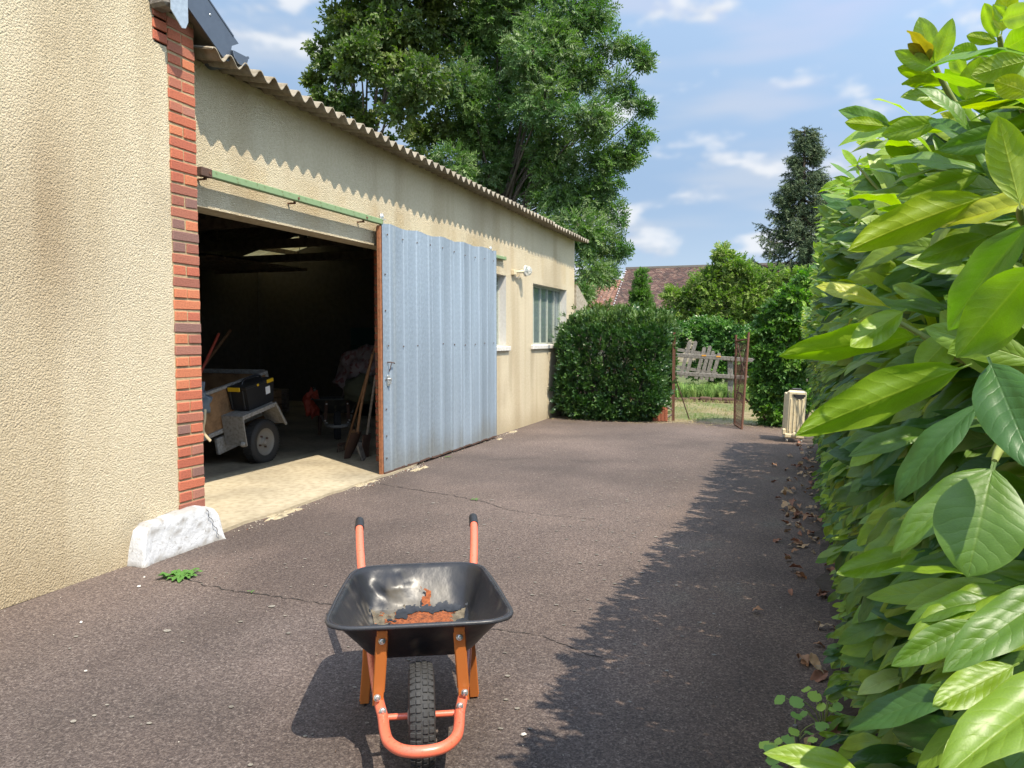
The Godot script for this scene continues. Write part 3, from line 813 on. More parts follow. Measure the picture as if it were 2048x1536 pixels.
func rendered(m: MB, x: float, zs: Array, ys: Array, holes: Array, roofline: Array) -> void:
	var i0 := m.v.size()
	for z in zs:
		var hi: float = roofline[0] if roofline.size() == 1 else (roofline[0] + roofline[1] * (z - roofline[2]))
		if roofline.size() > 3: hi = minf(hi, roofline[3] - roofline[1] * (z - roofline[4]))
		for y in ys:
			m.vert(Vector3(x, minf(y, hi), z), Vector3.RIGHT, Vector2(z, -y) * 1.35)
	var ny := ys.size()
	for a in zs.size() - 1:
		for b in ny - 1:
			var mz: float = (zs[a] + zs[a + 1]) * .5
			var my: float = (ys[b] + ys[b + 1]) * .5
			var skip := false
			for h in holes:
				if mz > h[0] and mz < h[1] and my > h[2] and my < h[3]: skip = true
			if skip: continue
			var q := i0 + a * ny + b
			for t in [q, q + ny + 1, q + 1, q, q + ny, q + ny + 1]:
				m.ix.append(t)
	for i in range(i0, m.v.size()):
		m.c[i] = plaster_tint(m.v[i])

# the bricks of a pier, laid one by one: each course is one stretcher or two headers
func bricks(parent: Node3D, x: float, z0: float, z1: float, y0: float, y1: float, face_z := false, deep := .11) -> void:
	var pitch := .0835
	var shapes := []
	for kind in 2:
		for k in 3:
			var w := (z1 - z0) - .006 if kind == 0 else (z1 - z0) * .5 - .012
			var m := MB.new()
			m.bevel(Vector3.ZERO, Vector3(deep, .066, w), .0045, Basis.IDENTITY, .0022, rg)
			shapes.append(m.mesh())
	var y := y0
	var course := 0
	while y < y1 - .03:
		var parts := [0.0] if course % 2 == 0 else [-.25, .25]
		for s in parts:
			var o := put(shapes[(0 if course % 2 == 0 else 3) + rg.randi() % 3], M["brick%d" % [0, 0, 1, 1, 2, 5, 5, 6, 0, 3, 1, 5, 4, 2][rg.randi() % 14]], "brick", parent)
			o.position = Vector3(x - deep * .5 + rg.randf_range(-.004, .004), y + pitch * .5, (z0 + z1) * .5 + s * (z1 - z0))
			if face_z: o.position = Vector3((z0 + z1) * .5 + s * (z1 - z0), y + pitch * .5, x - deep * .5 + rg.randf_range(-.003, .003))
			o.rotation = Vector3(rg.randfn() * .006, (PI * .5 if face_z else 0.0) + rg.randfn() * .006, 0)
		y += pitch
		course += 1

func house() -> void:
	var h := thing("house", "tall beige roughcast house end with red brick corner pier and zinc verge", "house")
	var m := MB.new()
	rendered(m, HX, steps(-4.44, 2.6, .07), steps(0.0, 6.2, .07), [], [3.80, .65, -4.85, 3.80, 3.0])
	# the solid behind the render, and the return beside the workshop
	m.box(Vector3(HX - .14, 1.7, -.92), Vector3(.268, 3.4, 7.02))
	m.box(Vector3(-6.6, 2.0, 2.5), Vector3(4.5, 4.0, .2))
	put(m, M.plaster, "wall", h)
	var p := MB.new()
	p.box(Vector3(HX - .163, 2.06, -4.553), Vector3(.334, 3.60, .258))
	p.box(Vector3(HX - .166, 3.735, -4.40), Vector3(.332, .25, .18))
	p.box(Vector3(-6.5, 1.85, -4.62), Vector3(4.0, 3.7, .16))
	put(p, M.mortar, "pier_mortar", h)
	bricks(h, HX + .012, -4.685, -4.42, .245, 3.86)
	for k in 3:
		var b := MB.new()
		b.bevel(Vector3.ZERO, Vector3(.11, .067, .125), .0045, Basis.IDENTITY, .002, rg)
		var o := put(b, M["brick%d" % [1, 0, 2][k]], "brick", h)
		o.position = Vector3(HX - .043, 3.655 + .0835 * k, -4.357)
	# roof: two slopes of slate with a shallow verge and a deep eave
	var r := MB.new()
	var sl := atan(.65)
	for s in [-1, 1]:
		var zc := -.9
		var run := 4.2
		var b := Basis(Vector3.RIGHT, -s * sl)
		var mid := Vector3(-6.6, verge_y(-.9) + .30 - .65 * run * .5, zc + s * run * .5)
		r.box(mid, Vector3(5.1, .07, run / cos(sl)), b)
	put(r, M.zinc, "roof", h)
	var soffit := MB.new()
	soffit.box(Vector3(-6.6, verge_y(-2.92) + .13, -2.92), Vector3(4.98, .09, 4.1 / cos(sl)), Basis(Vector3.RIGHT, -sl))
	put(soffit, M.beam, "soffit", h)
	# the zinc verge: a deep face board with a rounded lower end
	var z := MB.new()
	var poly := PackedVector2Array()
	for q in [-.9, -2.0, -3.2, -4.0, -4.85]: poly.append(Vector2(q, verge_y(q)))
	for q in [Vector2(-4.885, 3.652), Vector2(-4.915, 3.658), Vector2(-4.93, 3.685), Vector2(-4.935, 3.73), Vector2(-4.95, 3.785), Vector2(-5.03, 3.83)]: poly.append(q)
	for q in [-4.9, -4.0, -3.2, -2.0, -.9]: poly.append(Vector2(q, verge_y(q) + .275))
	z.prism(poly, .012, Vector3(-4.09, 0, 0), Basis(Vector3(0, 0, 1), Vector3(0, 1, 0), Vector3(-1, 0, 0)))
	put(z, M.zinc, "verge_board", h)
	var cap := MB.new()
	cap.box(Vector3(-4.18, verge_y(-2.92) + .275, -2.92), Vector3(.2, .012, 4.1 / cos(sl)), Basis(Vector3.RIGHT, -sl))
	put(cap, M.zinc, "verge_cap", h)
	# half-round gutter seen end-on
	var g := MB.new()
	var rows := []
	for x in [-4.06, -9.0]:
		var row := []
		for k in 11:
			var an := PI + PI * k / 10.0
			row.append(Vector3(x, 3.745 + sin(an) * .085, -5.02 + cos(an) * .085))
		rows.append(row)
	g.sheet(rows)
	var cp := []
	for k in 11:
		var an := PI + PI * k / 10.0
		cp.append(Vector3(-4.058, 3.745 + sin(an) * .085, -5.02 + cos(an) * .085))
	g.face(cp, Vector3(-5, 3.7, -5.0))
	g.tube([Vector3(-4.06, 3.747, -5.11), Vector3(-9.0, 3.747, -5.11)], .011, 8)
	put(g, M.zinc, "gutter", h)
	var pl := MB.new()
	pl.bevel(Vector3(-4.14, 3.91, -4.33), Vector3(.16, .17, .13), .02)
	put(pl, M.woodold, "purlin_end", h)
	var zp := MB.new()
	zp.prism(PackedVector2Array([Vector2(-.075, .25), Vector2(.085, .25), Vector2(.085, -.06), Vector2(.06, -.11), Vector2(.025, -.12), Vector2(-.075, -.03)]), .006, Vector3(-4.05, 3.83, -4.37), Basis(Vector3(0, 0, -1), Vector3(0, 1, 0), Vector3(1, 0, 0)))
	put(zp, M.galv, "zinc_plate", h)
	for s in [[-4.083, 3.93, -4.72], [-4.083, 4.2, -4.3], [-4.046, 3.96, -4.36]]:
		var sc := MB.new()
		sc.lathe([Vector2(.0, .004), Vector2(.006, .004), Vector2(.009, 0)], Vector3(s[0], s[1], s[2]), Basis(Vector3.UP, Vector3.RIGHT, Vector3.BACK), 10)
		put(sc, M.steel, "screw", h)
	# the whitewashed guard stone at the foot of the pier
	var w := MB.new()
	var prof := [[-3.94, .005, .15], [-3.965, .12, .15], [-4.0, .225, .14], [-4.05, .262, .13], [-4.25, .275, .125], [-4.45, .282, .12], [-4.60, .275, .12], [-4.685, .245, .12], [-4.72, .19, .13], [-4.745, .02, .15]]
	rows = []
	var nprof := 31
	for k in nprof:
		var t := k / (nprof - 1.0) * (prof.size() - 1)
		var i := mini(int(t), prof.size() - 2)
		var e := t - i
		var zz := lerpf(prof[i][0], prof[i + 1][0], e)
		var hh := lerpf(prof[i][1], prof[i + 1][1], e)
		var dd := lerpf(prof[i][2], prof[i + 1][2], e)
		var row := []
		for j in 15:
			var u := j / 14.0
			var pp: Vector3
			if u < .62: pp = Vector3(HX + dd - .035 * u, hh * (u / .62), zz)
			else:
				var q := (u - .62) / .38
				pp = Vector3(lerpf(HX + dd - .022 - .02 * sin(q * PI), HX - .01, q), hh + .012 * sin(q * PI) - .0 * q, zz)
			pp += Vector3(nf.get_noise_2d(zz * 160, pp.y * 160 + pp.x * 90), nf.get_noise_2d(zz * 160 + 50, pp.y * 160 + pp.x * 90), 0) * (.004 + .012 * smoothstep(.5, .75, u) + .008 * smoothstep(-4.0, -3.95, zz))
			row.append(pp)
		rows.append(row)
	w.sheet(rows, false, true)
	w.face([rows[0][0], rows[0][8], rows[0][14], Vector3(HX - .01, 0, -3.94)], Vector3(-4.1, .1, -4.3))
	w.face([rows[30][0], rows[30][8], rows[30][14], Vector3(HX - .01, 0, -4.745)], Vector3(-4.1, .1, -4.3))
	for i in w.v.size():
		var gp := w.v[i]
		var e := nf.get_noise_2d(gp.z * 130, gp.y * 130) + .6 * nf.get_noise_2d(gp.z * 400, gp.y * 400)
		var wear := smoothstep(.25, .7, e + .9 * smoothstep(.05, .0, gp.y) + .6 * smoothstep(.24, .275, gp.y))
		w.c[i] = Color(1, 1, 1).lerp(Color(.50, .46, .40), wear * .8)
	var stone := thing("guard_stone", "chipped whitewashed guard stone at the foot of the brick pier", "stone", Vector3(0, 0, 0))
	put(w, M.white, "stone_body", stone)
	var cr := MB.new()
	var cpts := []
	for k in 12:
		var hh := .262 - .020 * k
		cpts.append(Vector3(HX + .120 - .035 * hh / .28 * .62 + .017, hh, -4.575 - .010 * k - .012 * sin(k * 1.7)))
	cr.tube(cpts, .0022, 5)
	put(cr, M.crack, "crack", stone)

func reveal(m: MB, x: float, depth: float, h: Array) -> void:
	var a := x
	var b := x - depth
	m.face([Vector3(a, h[2], h[0]), Vector3(b, h[2], h[0]), Vector3(b, h[3], h[0]), Vector3(a, h[3], h[0])], Vector3(a, h[2], h[0] - 1))
	m.face([Vector3(a, h[2], h[1]), Vector3(b, h[2], h[1]), Vector3(b, h[3], h[1]), Vector3(a, h[3], h[1])], Vector3(a, h[2], h[1] + 1))
	m.face([Vector3(a, h[3], h[0]), Vector3(b, h[3], h[0]), Vector3(b, h[3], h[1]), Vector3(a, h[3], h[1])], Vector3(a, h[3] + 1, h[0]))
	m.face([Vector3(a, h[2], h[0]), Vector3(b, h[2], h[0]), Vector3(b, h[2], h[1]), Vector3(a, h[2], h[1])], Vector3(a, h[2] - 1, h[0]))

func corrugated(z0: float, waves: int, x0: float, x1: float, base: float, slope: float, lift := 0.0) -> MB:
	var m := MB.new()
	var cols := waves * 10 + 3
	var top := []
	var bot := []
	var nr := 5
	for r in nr:
		var x := lerpf(x0, x1, r / (nr - 1.0))
		var a := []
		var b := []
		for k in cols:
			var z := z0 - k * .0175
			var y := base + slope * (x0 - x) + .036 * cos(TAU * z / .175) + lift + .006 * sin(x * 3.0 + z0)
			a.append(Vector3(x, y + .0085, z))
			b.append(Vector3(x, y, z))
		top.append(a)
		bot.append(b)
	m.sheet(top, false, x1 > x0)
	m.sheet(bot, false, x1 < x0)
	m.sheet([bot[0], top[0]], false, x1 > x0)
	m.sheet([bot[nr - 1], top[nr - 1]], false, x1 < x0)
	for i in m.v.size():
		var p := m.v[i]
		var g := nz.get_noise_2d(p.x * 40 + 11, p.z * 30)
		var moss := smoothstep(.1, .5, nf.get_noise_2d(p.x * 40, p.z * 60)) * (1.0 if p.x > x0 - .35 and m.n[i].y > .2 else .3)
		m.c[i] = (Color(.86, .86, .86) * (.95 + .4 * g)).lerp(Color(.55, .42, .22), moss * .5)
	return m

func workshop() -> void:
	var w := thing("workshop", "long low beige roughcast workshop with corrugated roof and wide open doorway", "building")
	var door := [-8.28, -4.80, -.1, 2.57]
	var win1 := [-11.73, -9.57, 1.415, 2.55]
	var win2 := [-15.285, -13.11, 1.42, 2.52]
	var m := MB.new()
	rendered(m, WX, steps(-15.89, -4.705, .08, [-8.28, -4.80, -11.73, -9.57, -15.285, -13.11]), steps(0.0, 3.69, .08, [2.57, 1.415, 2.55, 1.42, 2.52]), [door, win1, win2], [3.69])
	for i in m.v.size():
		var p := m.v[i]
		# run-off below the sills and under the rail's far end
		for s in [[-13.06, -15.3], [-9.5, -11.96]]:
			for e in s:
				var d := absf(p.z - e - .06 * nz.get_noise_2d(p.y * 60, e))
				if p.y < 1.36: m.c[i] = m.c[i].lerp(Color(.50, .44, .36), smoothstep(.13, .02, d) * .5 * smoothstep(.1, 1.2, p.y))
		if p.y > 2.62 and p.y < 3.05: m.c[i] = m.c[i].lerp(Color(.8, .66, .46), smoothstep(.0, .5, nz.get_noise_2d(p.z * 90, 4)) * .3)
		if p.z < -11.9 and p.z > -13.1: m.c[i] = m.c[i].lerp(Color(.62, .52, .38), smoothstep(.1, .5, nz.get_noise_2d(p.z * 200, 2 + p.y * 4)) * .28)
	# corner return of the far end and the inner leaf
	var bk := WX - .22
	for q in [[-4.80, -4.705, 0, 3.6], [-9.57, -8.28, 0, 3.6], [-8.28, -4.80, 2.57, 3.6], [-11.73, -9.57, 0, 1.415], [-11.73, -9.57, 2.55, 3.6], [-13.11, -11.73, 0, 3.6], [-15.285, -13.11, 0, 1.42], [-15.285, -13.11, 2.52, 3.6], [-15.89, -15.285, 0, 3.6]]:
		m.col = Color(.8, .8, .8)
		m.face([Vector3(bk, q[2], q[0]), Vector3(bk, q[3], q[0]), Vector3(bk, q[3], q[1]), Vector3(bk, q[2], q[1])], Vector3(0, 1, q[0]))
	m.face([Vector3(WX, 0, -15.89), Vector3(bk, 0, -15.89), Vector3(bk, 3.69, -15.89), Vector3(WX, 3.69, -15.89)], Vector3(WX, 1, -14))
	put(m, M.plaster, "wall", w)
	for q in [win1, win2]:
		var rv := MB.new()
		reveal(rv, WX + .0005, .2205, q)
		put(rv, M.reveal, "window_reveal", w)
	var rd := MB.new()
	rd.face([Vector3(WX, 2.57, -4.80), Vector3(bk, 2.57, -4.80), Vector3(bk, 2.57, -8.28), Vector3(WX, 2.57, -8.28)], Vector3(WX, 3, -6))
	rd.face([Vector3(WX, 0, -4.80), Vector3(bk, 0, -4.80), Vector3(bk, 2.57, -4.80), Vector3(WX, 2.57, -4.80)], Vector3(WX, 1, -4.4))
	put(rd, M.concrete, "lintel_soffit", w)
	# far end, back and partition walls, seen from inside only
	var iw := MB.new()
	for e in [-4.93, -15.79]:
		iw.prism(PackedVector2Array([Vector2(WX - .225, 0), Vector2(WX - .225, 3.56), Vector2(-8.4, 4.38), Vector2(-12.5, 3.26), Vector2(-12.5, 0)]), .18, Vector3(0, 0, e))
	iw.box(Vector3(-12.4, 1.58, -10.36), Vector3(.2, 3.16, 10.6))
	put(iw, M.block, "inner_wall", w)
	# brick jamb beyond the doorway
	var jm := MB.new()
	jm.box(Vector3(-4.69, 1.28, -8.42), Vector3(.21, 2.55, .24))
	jm.box(Vector3(-4.47, 1.28, -8.42), Vector3(.21, 2.55, .24))
	put(jm, M.mortar, "jamb_mortar", w)
	bricks(w, -8.283, -4.80, -4.37, .02, 2.56, true)
	# floor slab with a worn lip
	var f := MB.new()
	var rows := []
	for z in steps(-15.7, -4.82, .12):
		var row := []
		for x in steps(-12.3, -4.235, .12):
			var lip := .016 * nf.get_noise_2d(z * 30, 5.0) if x > -4.3 else 0.0
			if x > WX - .12 and z < -8.3: lip -= x - WX + .12
			row.append(Vector3(x + (lip * 2.0 if lip > -.05 else lip), .024 + nz.get_noise_2d(x * 20, z * 20) * .006, z))
		rows.append(row)
	f.sheet(rows, false, true)
	var edge := []
	var edge0 := []
	for r in rows:
		edge.append(r[-1])
		edge0.append(Vector3(r[-1].x + .004, -.02, r[-1].z))
	f.sheet([edge, edge0], false, false)
	for i in f.v.size():
		var p := f.v[i]
		var g := nz.get_noise_2d(p.x * 40, p.z * 40)
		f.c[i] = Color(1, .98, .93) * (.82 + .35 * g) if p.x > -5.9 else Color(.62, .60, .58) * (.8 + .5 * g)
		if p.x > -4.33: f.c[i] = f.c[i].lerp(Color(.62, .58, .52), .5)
	# the part in front of the wall's foot beyond the doorway is cut away
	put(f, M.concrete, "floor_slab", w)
	# corrugated roof: sheets of five waves, two rows to the ridge and two down the back
	var k := 0
	var z := -4.695
	while z > -15.8:
		var n := 5 if z > -15.0 else ceili((15.86 + z) / .175)
		if n < 1: break
		var eave := 3.645 - .0078 * (-z - 5.0)
		put(corrugated(z, n, -4.06 + rg.randf_range(-.015, .012), -6.4, eave, .2, .004 * (k % 2)), M.fibre, "roof_sheet", w)
		put(corrugated(z, n, -6.25, -8.45, eave + .2 * 2.17 + .012, .2, .004 * (k % 2)), M.fibre, "roof_sheet", w)
		put(corrugated(z, n, -12.65, -10.45, 3.29, -.265, .004 * (k % 2)), M.skylight if k > 10 else M.fibre, "roof_sheet", w)
		put(corrugated(z, n, -10.55, -8.35, 3.29 + .265 * 2.1 + .012, -.265, .004 * (k % 2)), M.fibre, "roof_sheet", w)
		z -= .875
		k += 1
	var rc := MB.new()
	rc.tube([Vector3(-8.4, 4.44, -4.45), Vector3(-8.4, 4.44, -15.85)], .09, 10)
	put(rc, M.fibre, "ridge_cap", w)
	window(w, win1, [.22, .42, .6, .78], true)
	window(w, win2, [.2, .4, .6, .8], false)
	# roof timbers
	for q in [-7.2, -9.6, -12.0, -14.2]:
		var b := MB.new()
		b.box(Vector3(-8.45, 3.28, q), Vector3(7.7, .16, .08))
		b.box(Vector3(-8.4, 3.85, q), Vector3(.1, 1.0, .08))
		b.box(Vector3(-6.45, 3.83, q), Vector3(4.1, .14, .07), Basis(Vector3.BACK, -atan(.2)))
		b.box(Vector3(-10.4, 3.75, q), Vector3(4.1, .14, .07), Basis(Vector3.BACK, atan(.265)))
		put(b, M.beam, "roof_truss", w)
	for q in [[-5.4, 3.70], [-6.9, 4.0], [-9.6, 3.98], [-11.2, 3.56]]:
		var b := MB.new()
		b.box(Vector3(q[0], q[1], -10.3), Vector3(.07, .1, 10.8))
		put(b, M.beam, "purlin", w)
	# gable-shaped wing wall behind the far corner
	var g := thing("wing_wall", "weathered concrete stub wall with sloping top behind the workshop corner", "wall")
	var gm := MB.new()
	gm.prism(PackedVector2Array([Vector2(-15.9, 0), Vector2(-15.9, 2.66), Vector2(-16.02, 2.66), Vector2(-16.85, 2.32), Vector2(-16.85, 0)]), .2, Vector3(-4.42, 0, 0), Basis(Vector3(0, 0, 1), Vector3.UP, Vector3.LEFT))
	put(gm, M.fibre, "wall_body", g)

func window(w: Node3D, h: Array, cuts: Array, bar: bool) -> void:
	var x := WX - .15
	var wd: float = h[1] - h[0]
	var hi: float = h[3] - h[2]
	var win := MB.new()
	var f := .035
	win.box(Vector3(x, h[2] + f * .5, h[0] + wd * .5), Vector3(.04, f, wd))
	win.box(Vector3(x, h[3] - f * .5, h[0] + wd * .5), Vector3(.04, f, wd))
	for e in [h[0] + f * .5, h[1] - f * .5]:
		win.box(Vector3(x, h[2] + hi * .5, e), Vector3(.0405, hi - 2 * f, f))
	var o := put(win, M.framegreen, "window", w)
	var at := [0.0]
	at.append_array(cuts)
	at.append(1.0)
	for c in cuts:
		var b := MB.new()
		b.box(Vector3(x + .004, h[2] + hi * .5, h[0] + wd * c), Vector3(.03, hi - 2 * f, .026))
		put(b, M.framegreen, "glazing_bar", o)
	if bar:
		var b := MB.new()
		b.box(Vector3(x + .012, h[3] - .16, h[0] + wd * .5), Vector3(.02, .02, wd - .07))
		put(b, M.framegreen, "glazing_bar", o)
	for k in at.size() - 1:
		var p := MB.new()
		p.box(Vector3(x - .006, h[2] + hi * .5, h[0] + wd * (at[k] + at[k + 1]) * .5), Vector3(.003, hi - .05, wd * (at[k + 1] - at[k]) - .014), Basis(Vector3.UP, rg.randf_range(-.012, .012)))
		put(p, M.glass, "pane", o)
	var s := MB.new()
	s.bevel(Vector3(WX - .085, h[2] - .035, h[0] + wd * .5 - .0), Vector3(.26, .075, wd + .22), .008, Basis(Vector3.BACK, -.06))
	put(s, M.sill, "sill", w)

func sliding_door() -> void:
	var d := thing("sliding_door", "pale blue galvanised ribbed sliding door pushed half open on its rail", "door", Vector3(-4.25, 0, -7.52))
	# ribbed sheet: broad flats, narrow ribs; local z runs along the wall away from the viewer
	var m := MB.new()
	var wid := 3.5
	var prof := []
	var z := 0.0
	var k := 0
	while z < wid:
		for q in [[.0, .0], [.15, .0], [.166, .012], [.200, .012], [.216, .0], [.262, .0], [.268, .003], [.280, .003], [.286, .0]]:
			if z + q[0] < wid: prof.append(Vector2(z + q[0], q[1]))
		z += .327
		k += 1
	prof.append(Vector2(wid, 0))
	var rows := []
	for p in prof:
		var row := []
		for j in 30:
			var y := lerpf(.045, 2.80 + .07 * p.x / wid, j / 29.0)
			var bow := .010 * nz.get_noise_2d(p.x * 22, y * 14) + .016 * sin(PI * clampf(p.x / wid, 0, 1)) * .3
			# dents low on the sheet
			for q in [[.42, .62, .10], [1.75, .55, .06], [.33, .32, .12], [1.30, .78, .04]]:
				var e := Vector2((p.x - q[0]) / q[2], (y - q[1]) / (q[2] * 1.6)).length()
				bow -= .018 * q[2] * 8.0 * exp(-e * e * 2.5) * .6
			row.append(Vector3(p.y + bow, y + (.012 * sin(p.x * 9.0) if j == 29 else 0.0), -p.x))
		rows.append(row)
	# flat-shaded across the ribs so that their edges stay crisp
	for a in rows.size() - 1:
		m.sheet([rows[a], rows[a + 1]], false, true)
	for i in m.v.size():
		var p := m.v[i]
		var str_ := nz.get_noise_2d(p.z * 260, p.y * 5)
		var s2 := nz.get_noise_2d(p.z * 90 + 20, p.y * 9)
		var c := Color(.76, .785, .80) * (1.0 + .26 * str_ + .18 * s2)
		c = c.lerp(Color(.50, .42, .31), smoothstep(.42, .03, p.y + .22 * s2 + .12 * str_) * .6)
		c = c.lerp(Color(.93, .94, .94), smoothstep(.25, .6, nz.get_noise_2d(p.z * 140 + 77, p.y * 10)) * .5)
		c = c.lerp(Color(.62, .56, .45), smoothstep(.45, .1, absf(p.z + .15)) * smoothstep(.35, .6, str_ + .3) * .35)
		m.c[i] = c
	put(m, M.galv, "sheet", d)
	var back := MB.new()
	back.box(Vector3(-.014, 1.43, -wid * .5), Vector3(.006, 2.7, wid - .05))
	put(back, M.galv, "back_sheet", d)
	var fr := MB.new()
	fr.bevel(Vector3(-.032, 1.40, -.005), Vector3(.048, 2.76, .055), .006)
	put(fr, M.woodrust, "edge_post", d)
	for y in [.12, 1.45, 2.7]:
		var b := MB.new()
		b.box(Vector3(-.042, y, -wid * .5), Vector3(.036, .09, wid - .12))
		put(b, M.woodrust, "back_rail", d)
	var bt := MB.new()
	for j in 17:
		bt.box(Vector3(-.008, .034 + .004 * (j % 3), -.1 - j * .205), Vector3(.036, .022, .2))
	put(bt, M.rustdark, "bottom_angle", d)
	# screws in three rows
	for y in [2.69, 1.46]:
		for j in 10:
			var s := MB.new()
			s.lathe([Vector2(0, .006), Vector2(.008, .005), Vector2(.011, 0)], Vector3(.014, y + .012 * sin(j * 5.0), -.1 - j * .36), Basis(Vector3.UP, Vector3.RIGHT, Vector3.BACK), 8)
			put(s, M.rustdark, "screw", d)
	for y in [2.25, 1.85, 1.08, .75, .45, .2]:
		var s := MB.new()
		s.lathe([Vector2(0, .006), Vector2(.008, .005), Vector2(.011, 0)], Vector3(.006, y, -.055), Basis(Vector3.UP, Vector3.RIGHT, Vector3.BACK), 8)
		put(s, M.rustdark, "screw", d)
	# bent-wire handle and lock plate
	var h := MB.new()
	h.tube([Vector3(.0, 1.275, -.10), Vector3(.045, 1.275, -.10), Vector3(.048, 1.27, -.11), Vector3(.048, 1.265, -.17), Vector3(.045, 1.26, -.18)], .007, 8)
	h.tube([Vector3(.046, 1.262, -.105), Vector3(.03, 1.20, -.11), Vector3(.01, 1.17, -.11)], .005, 6)
	put(h, M.rustdark, "handle", d)
	var l := MB.new()
	l.bevel(Vector3(.012, 1.07, -.10), Vector3(.008, .12, .05), .003)
	l.tube([Vector3(.014, 1.085, -.10), Vector3(.05, 1.085, -.10)], .014, 10)
	l.bevel(Vector3(.03, 1.05, -.10), Vector3(.03, .045, .018), .004)
	put(l, M.steel, "lock", d)
	# hangers that roll in the rail
	for z2 in [-.05, -3.32]:
		var hg := MB.new()
		hg.bevel(Vector3(-.03, 2.84, z2), Vector3(.02, .11, .06), .004)
		hg.lathe([Vector2(0, -.012), Vector2(.03, -.012), Vector2(.034, 0), Vector2(.03, .012), Vector2(0, .012)], Vector3(-.03, 2.885, z2), Basis(Vector3.UP, Vector3.RIGHT, Vector3.BACK), 14)
		hg.tube([Vector3(-.02, 2.85, z2 - .02), Vector3(.008, 2.85, z2 - .02)], .008, 6)
		put(hg, M.steel, "hanger", d)
	# the rail
	var r := thing("door_rail", "long chalky green steel door rail fixed above the doorway", "rail", Vector3(WX + .09, 2.815, 0))
	var t := MB.new()
	t.bevel(Vector3(.0, .005, -6.19), Vector3(.05, .06, 2.72), .006)
	put(t, M.railgreen, "rail_bar", r)
	t = MB.new()
	t.bevel(Vector3(-.05, -.03, -9.56), Vector3(.045, .05, 3.98), .006, Basis(Vector3.RIGHT, .0108))
	put(t, M.railgreen, "rail_bar", r)
	var en := MB.new()
	en.bevel(Vector3(0, .002, -4.83), Vector3(.056, .066, .12), .004)
	put(en, M.rustdark, "end_stop", r)
	t = MB.new()
	t.bevel(Vector3(-.048, -.008, -11.54), Vector3(.056, .058, .06), .006)
	put(t, M.railgreen, "end_stop", r)
	for q in [-4.86, -6.0, -7.2]:
		var b := MB.new()
		b.box(Vector3(-.055, -.04, q), Vector3(.09, .012, .02))
		b.box(Vector3(-.02, -.032, q), Vector3(.012, .02, .02))
		b.tube([Vector3(.024, -.0, q), Vector3(.032, .0, q)], .012, 8)
		put(b, M.rust, "bracket", r)

func wall_lamp() -> void:
	var l := thing("bulkhead_lamp", "unlit caged bulkhead lamp with cream junction box between the two windows", "lamp", Vector3(WX, 2.66, -12.5))
	l.scale = Vector3.ONE * .72
	var bx := MB.new()
	bx.bevel(Vector3(.04, -.05, .66), Vector3(.09, .12, .16), .012)
	bx.tube([Vector3(.05, -.03, .60), Vector3(.11, -.02, .46), Vector3(.13, .0, .30)], [.035, .03, .045], 10)
	put(bx, M.cream, "junction_box", l)
	var b := MB.new()
	var ax := Basis(Vector3.BACK, Vector3.RIGHT, Vector3.UP)
	b.lathe([Vector2(0, 0), Vector2(.10, 0), Vector2(.13, .02), Vector2(.13, .045), Vector2(.11, .06)], Vector3(.13, .02, .2), ax, 24)
	put(b, M.whiteplastic, "lamp_base", l)
	var g := MB.new()
	g.lathe([Vector2(.11, 0), Vector2(.112, .04), Vector2(.09, .085), Vector2(.05, .11), Vector2(0, .118)], Vector3(.19, .02, .2), ax, 24)
	put(g, M.frost, "lamp_glass", l)
	var c := MB.new()
	for a in 4:
		var pts := []
		for k in 9:
			var an := PI * k / 8.0
			var rr := cos(an) * .122
			pts.append(Vector3(.19 + sin(an) * .13, .02 + rr * sin(a * PI / 4), .2 + rr * cos(a * PI / 4)))
		c.tube(pts, .0045, 6)
	var ring := []
	for k in 17:
		ring.append(Vector3(.265, .02 + sin(TAU * k / 16) * .1, .2 + cos(TAU * k / 16) * .1))
	c.tube(ring, .0045, 6, false)
	put(c, M.whiteplastic, "guard", l)
	var w := MB.new()
	var pts := []
	for k in 11:
		var t := k / 10.0
		pts.append(Vector3(.04, -.08 - .075 * sin(t * PI), lerpf(.64, .25, t)))
	w.tube(pts, .008, 6)
	put(w, M.whiteplastic, "cable", l)

func verge_y(q: float) -> float:
	return 3.667 + .65 * (q + 4.85)

func maxc(a: Color, b: Color) -> Color:
	return Color(maxf(a.r, b.r), maxf(a.g, b.g), maxf(a.b, b.b))

func smooth(pts: Array, n := 6) -> Array:
	var out := []
	for k in pts.size() - 1:
		var a: Vector3 = pts[maxi(k - 1, 0)]
		var b: Vector3 = pts[k]
		var c: Vector3 = pts[k + 1]
		var d: Vector3 = pts[mini(k + 2, pts.size() - 1)]
		for j in n:
			out.append(b.cubic_interpolate(c, a, d, j / float(n)))
	out.append(pts[-1])
	return out

# a strip of sheet metal w wide along «across», following points
func strip(m: MB, pts: Array, w: float, thick: float, across: Vector3) -> void:
	for k in pts.size() - 1:
		var t: Vector3 = (pts[k + 1] - pts[k])
		var l := t.length()
		t /= l
		var n := t.cross(across).normalized()
		m.bevel((pts[k] + pts[k + 1]) * .5, Vector3(w, l + thick * .6, thick), thick * .3, Basis(across, t, n))

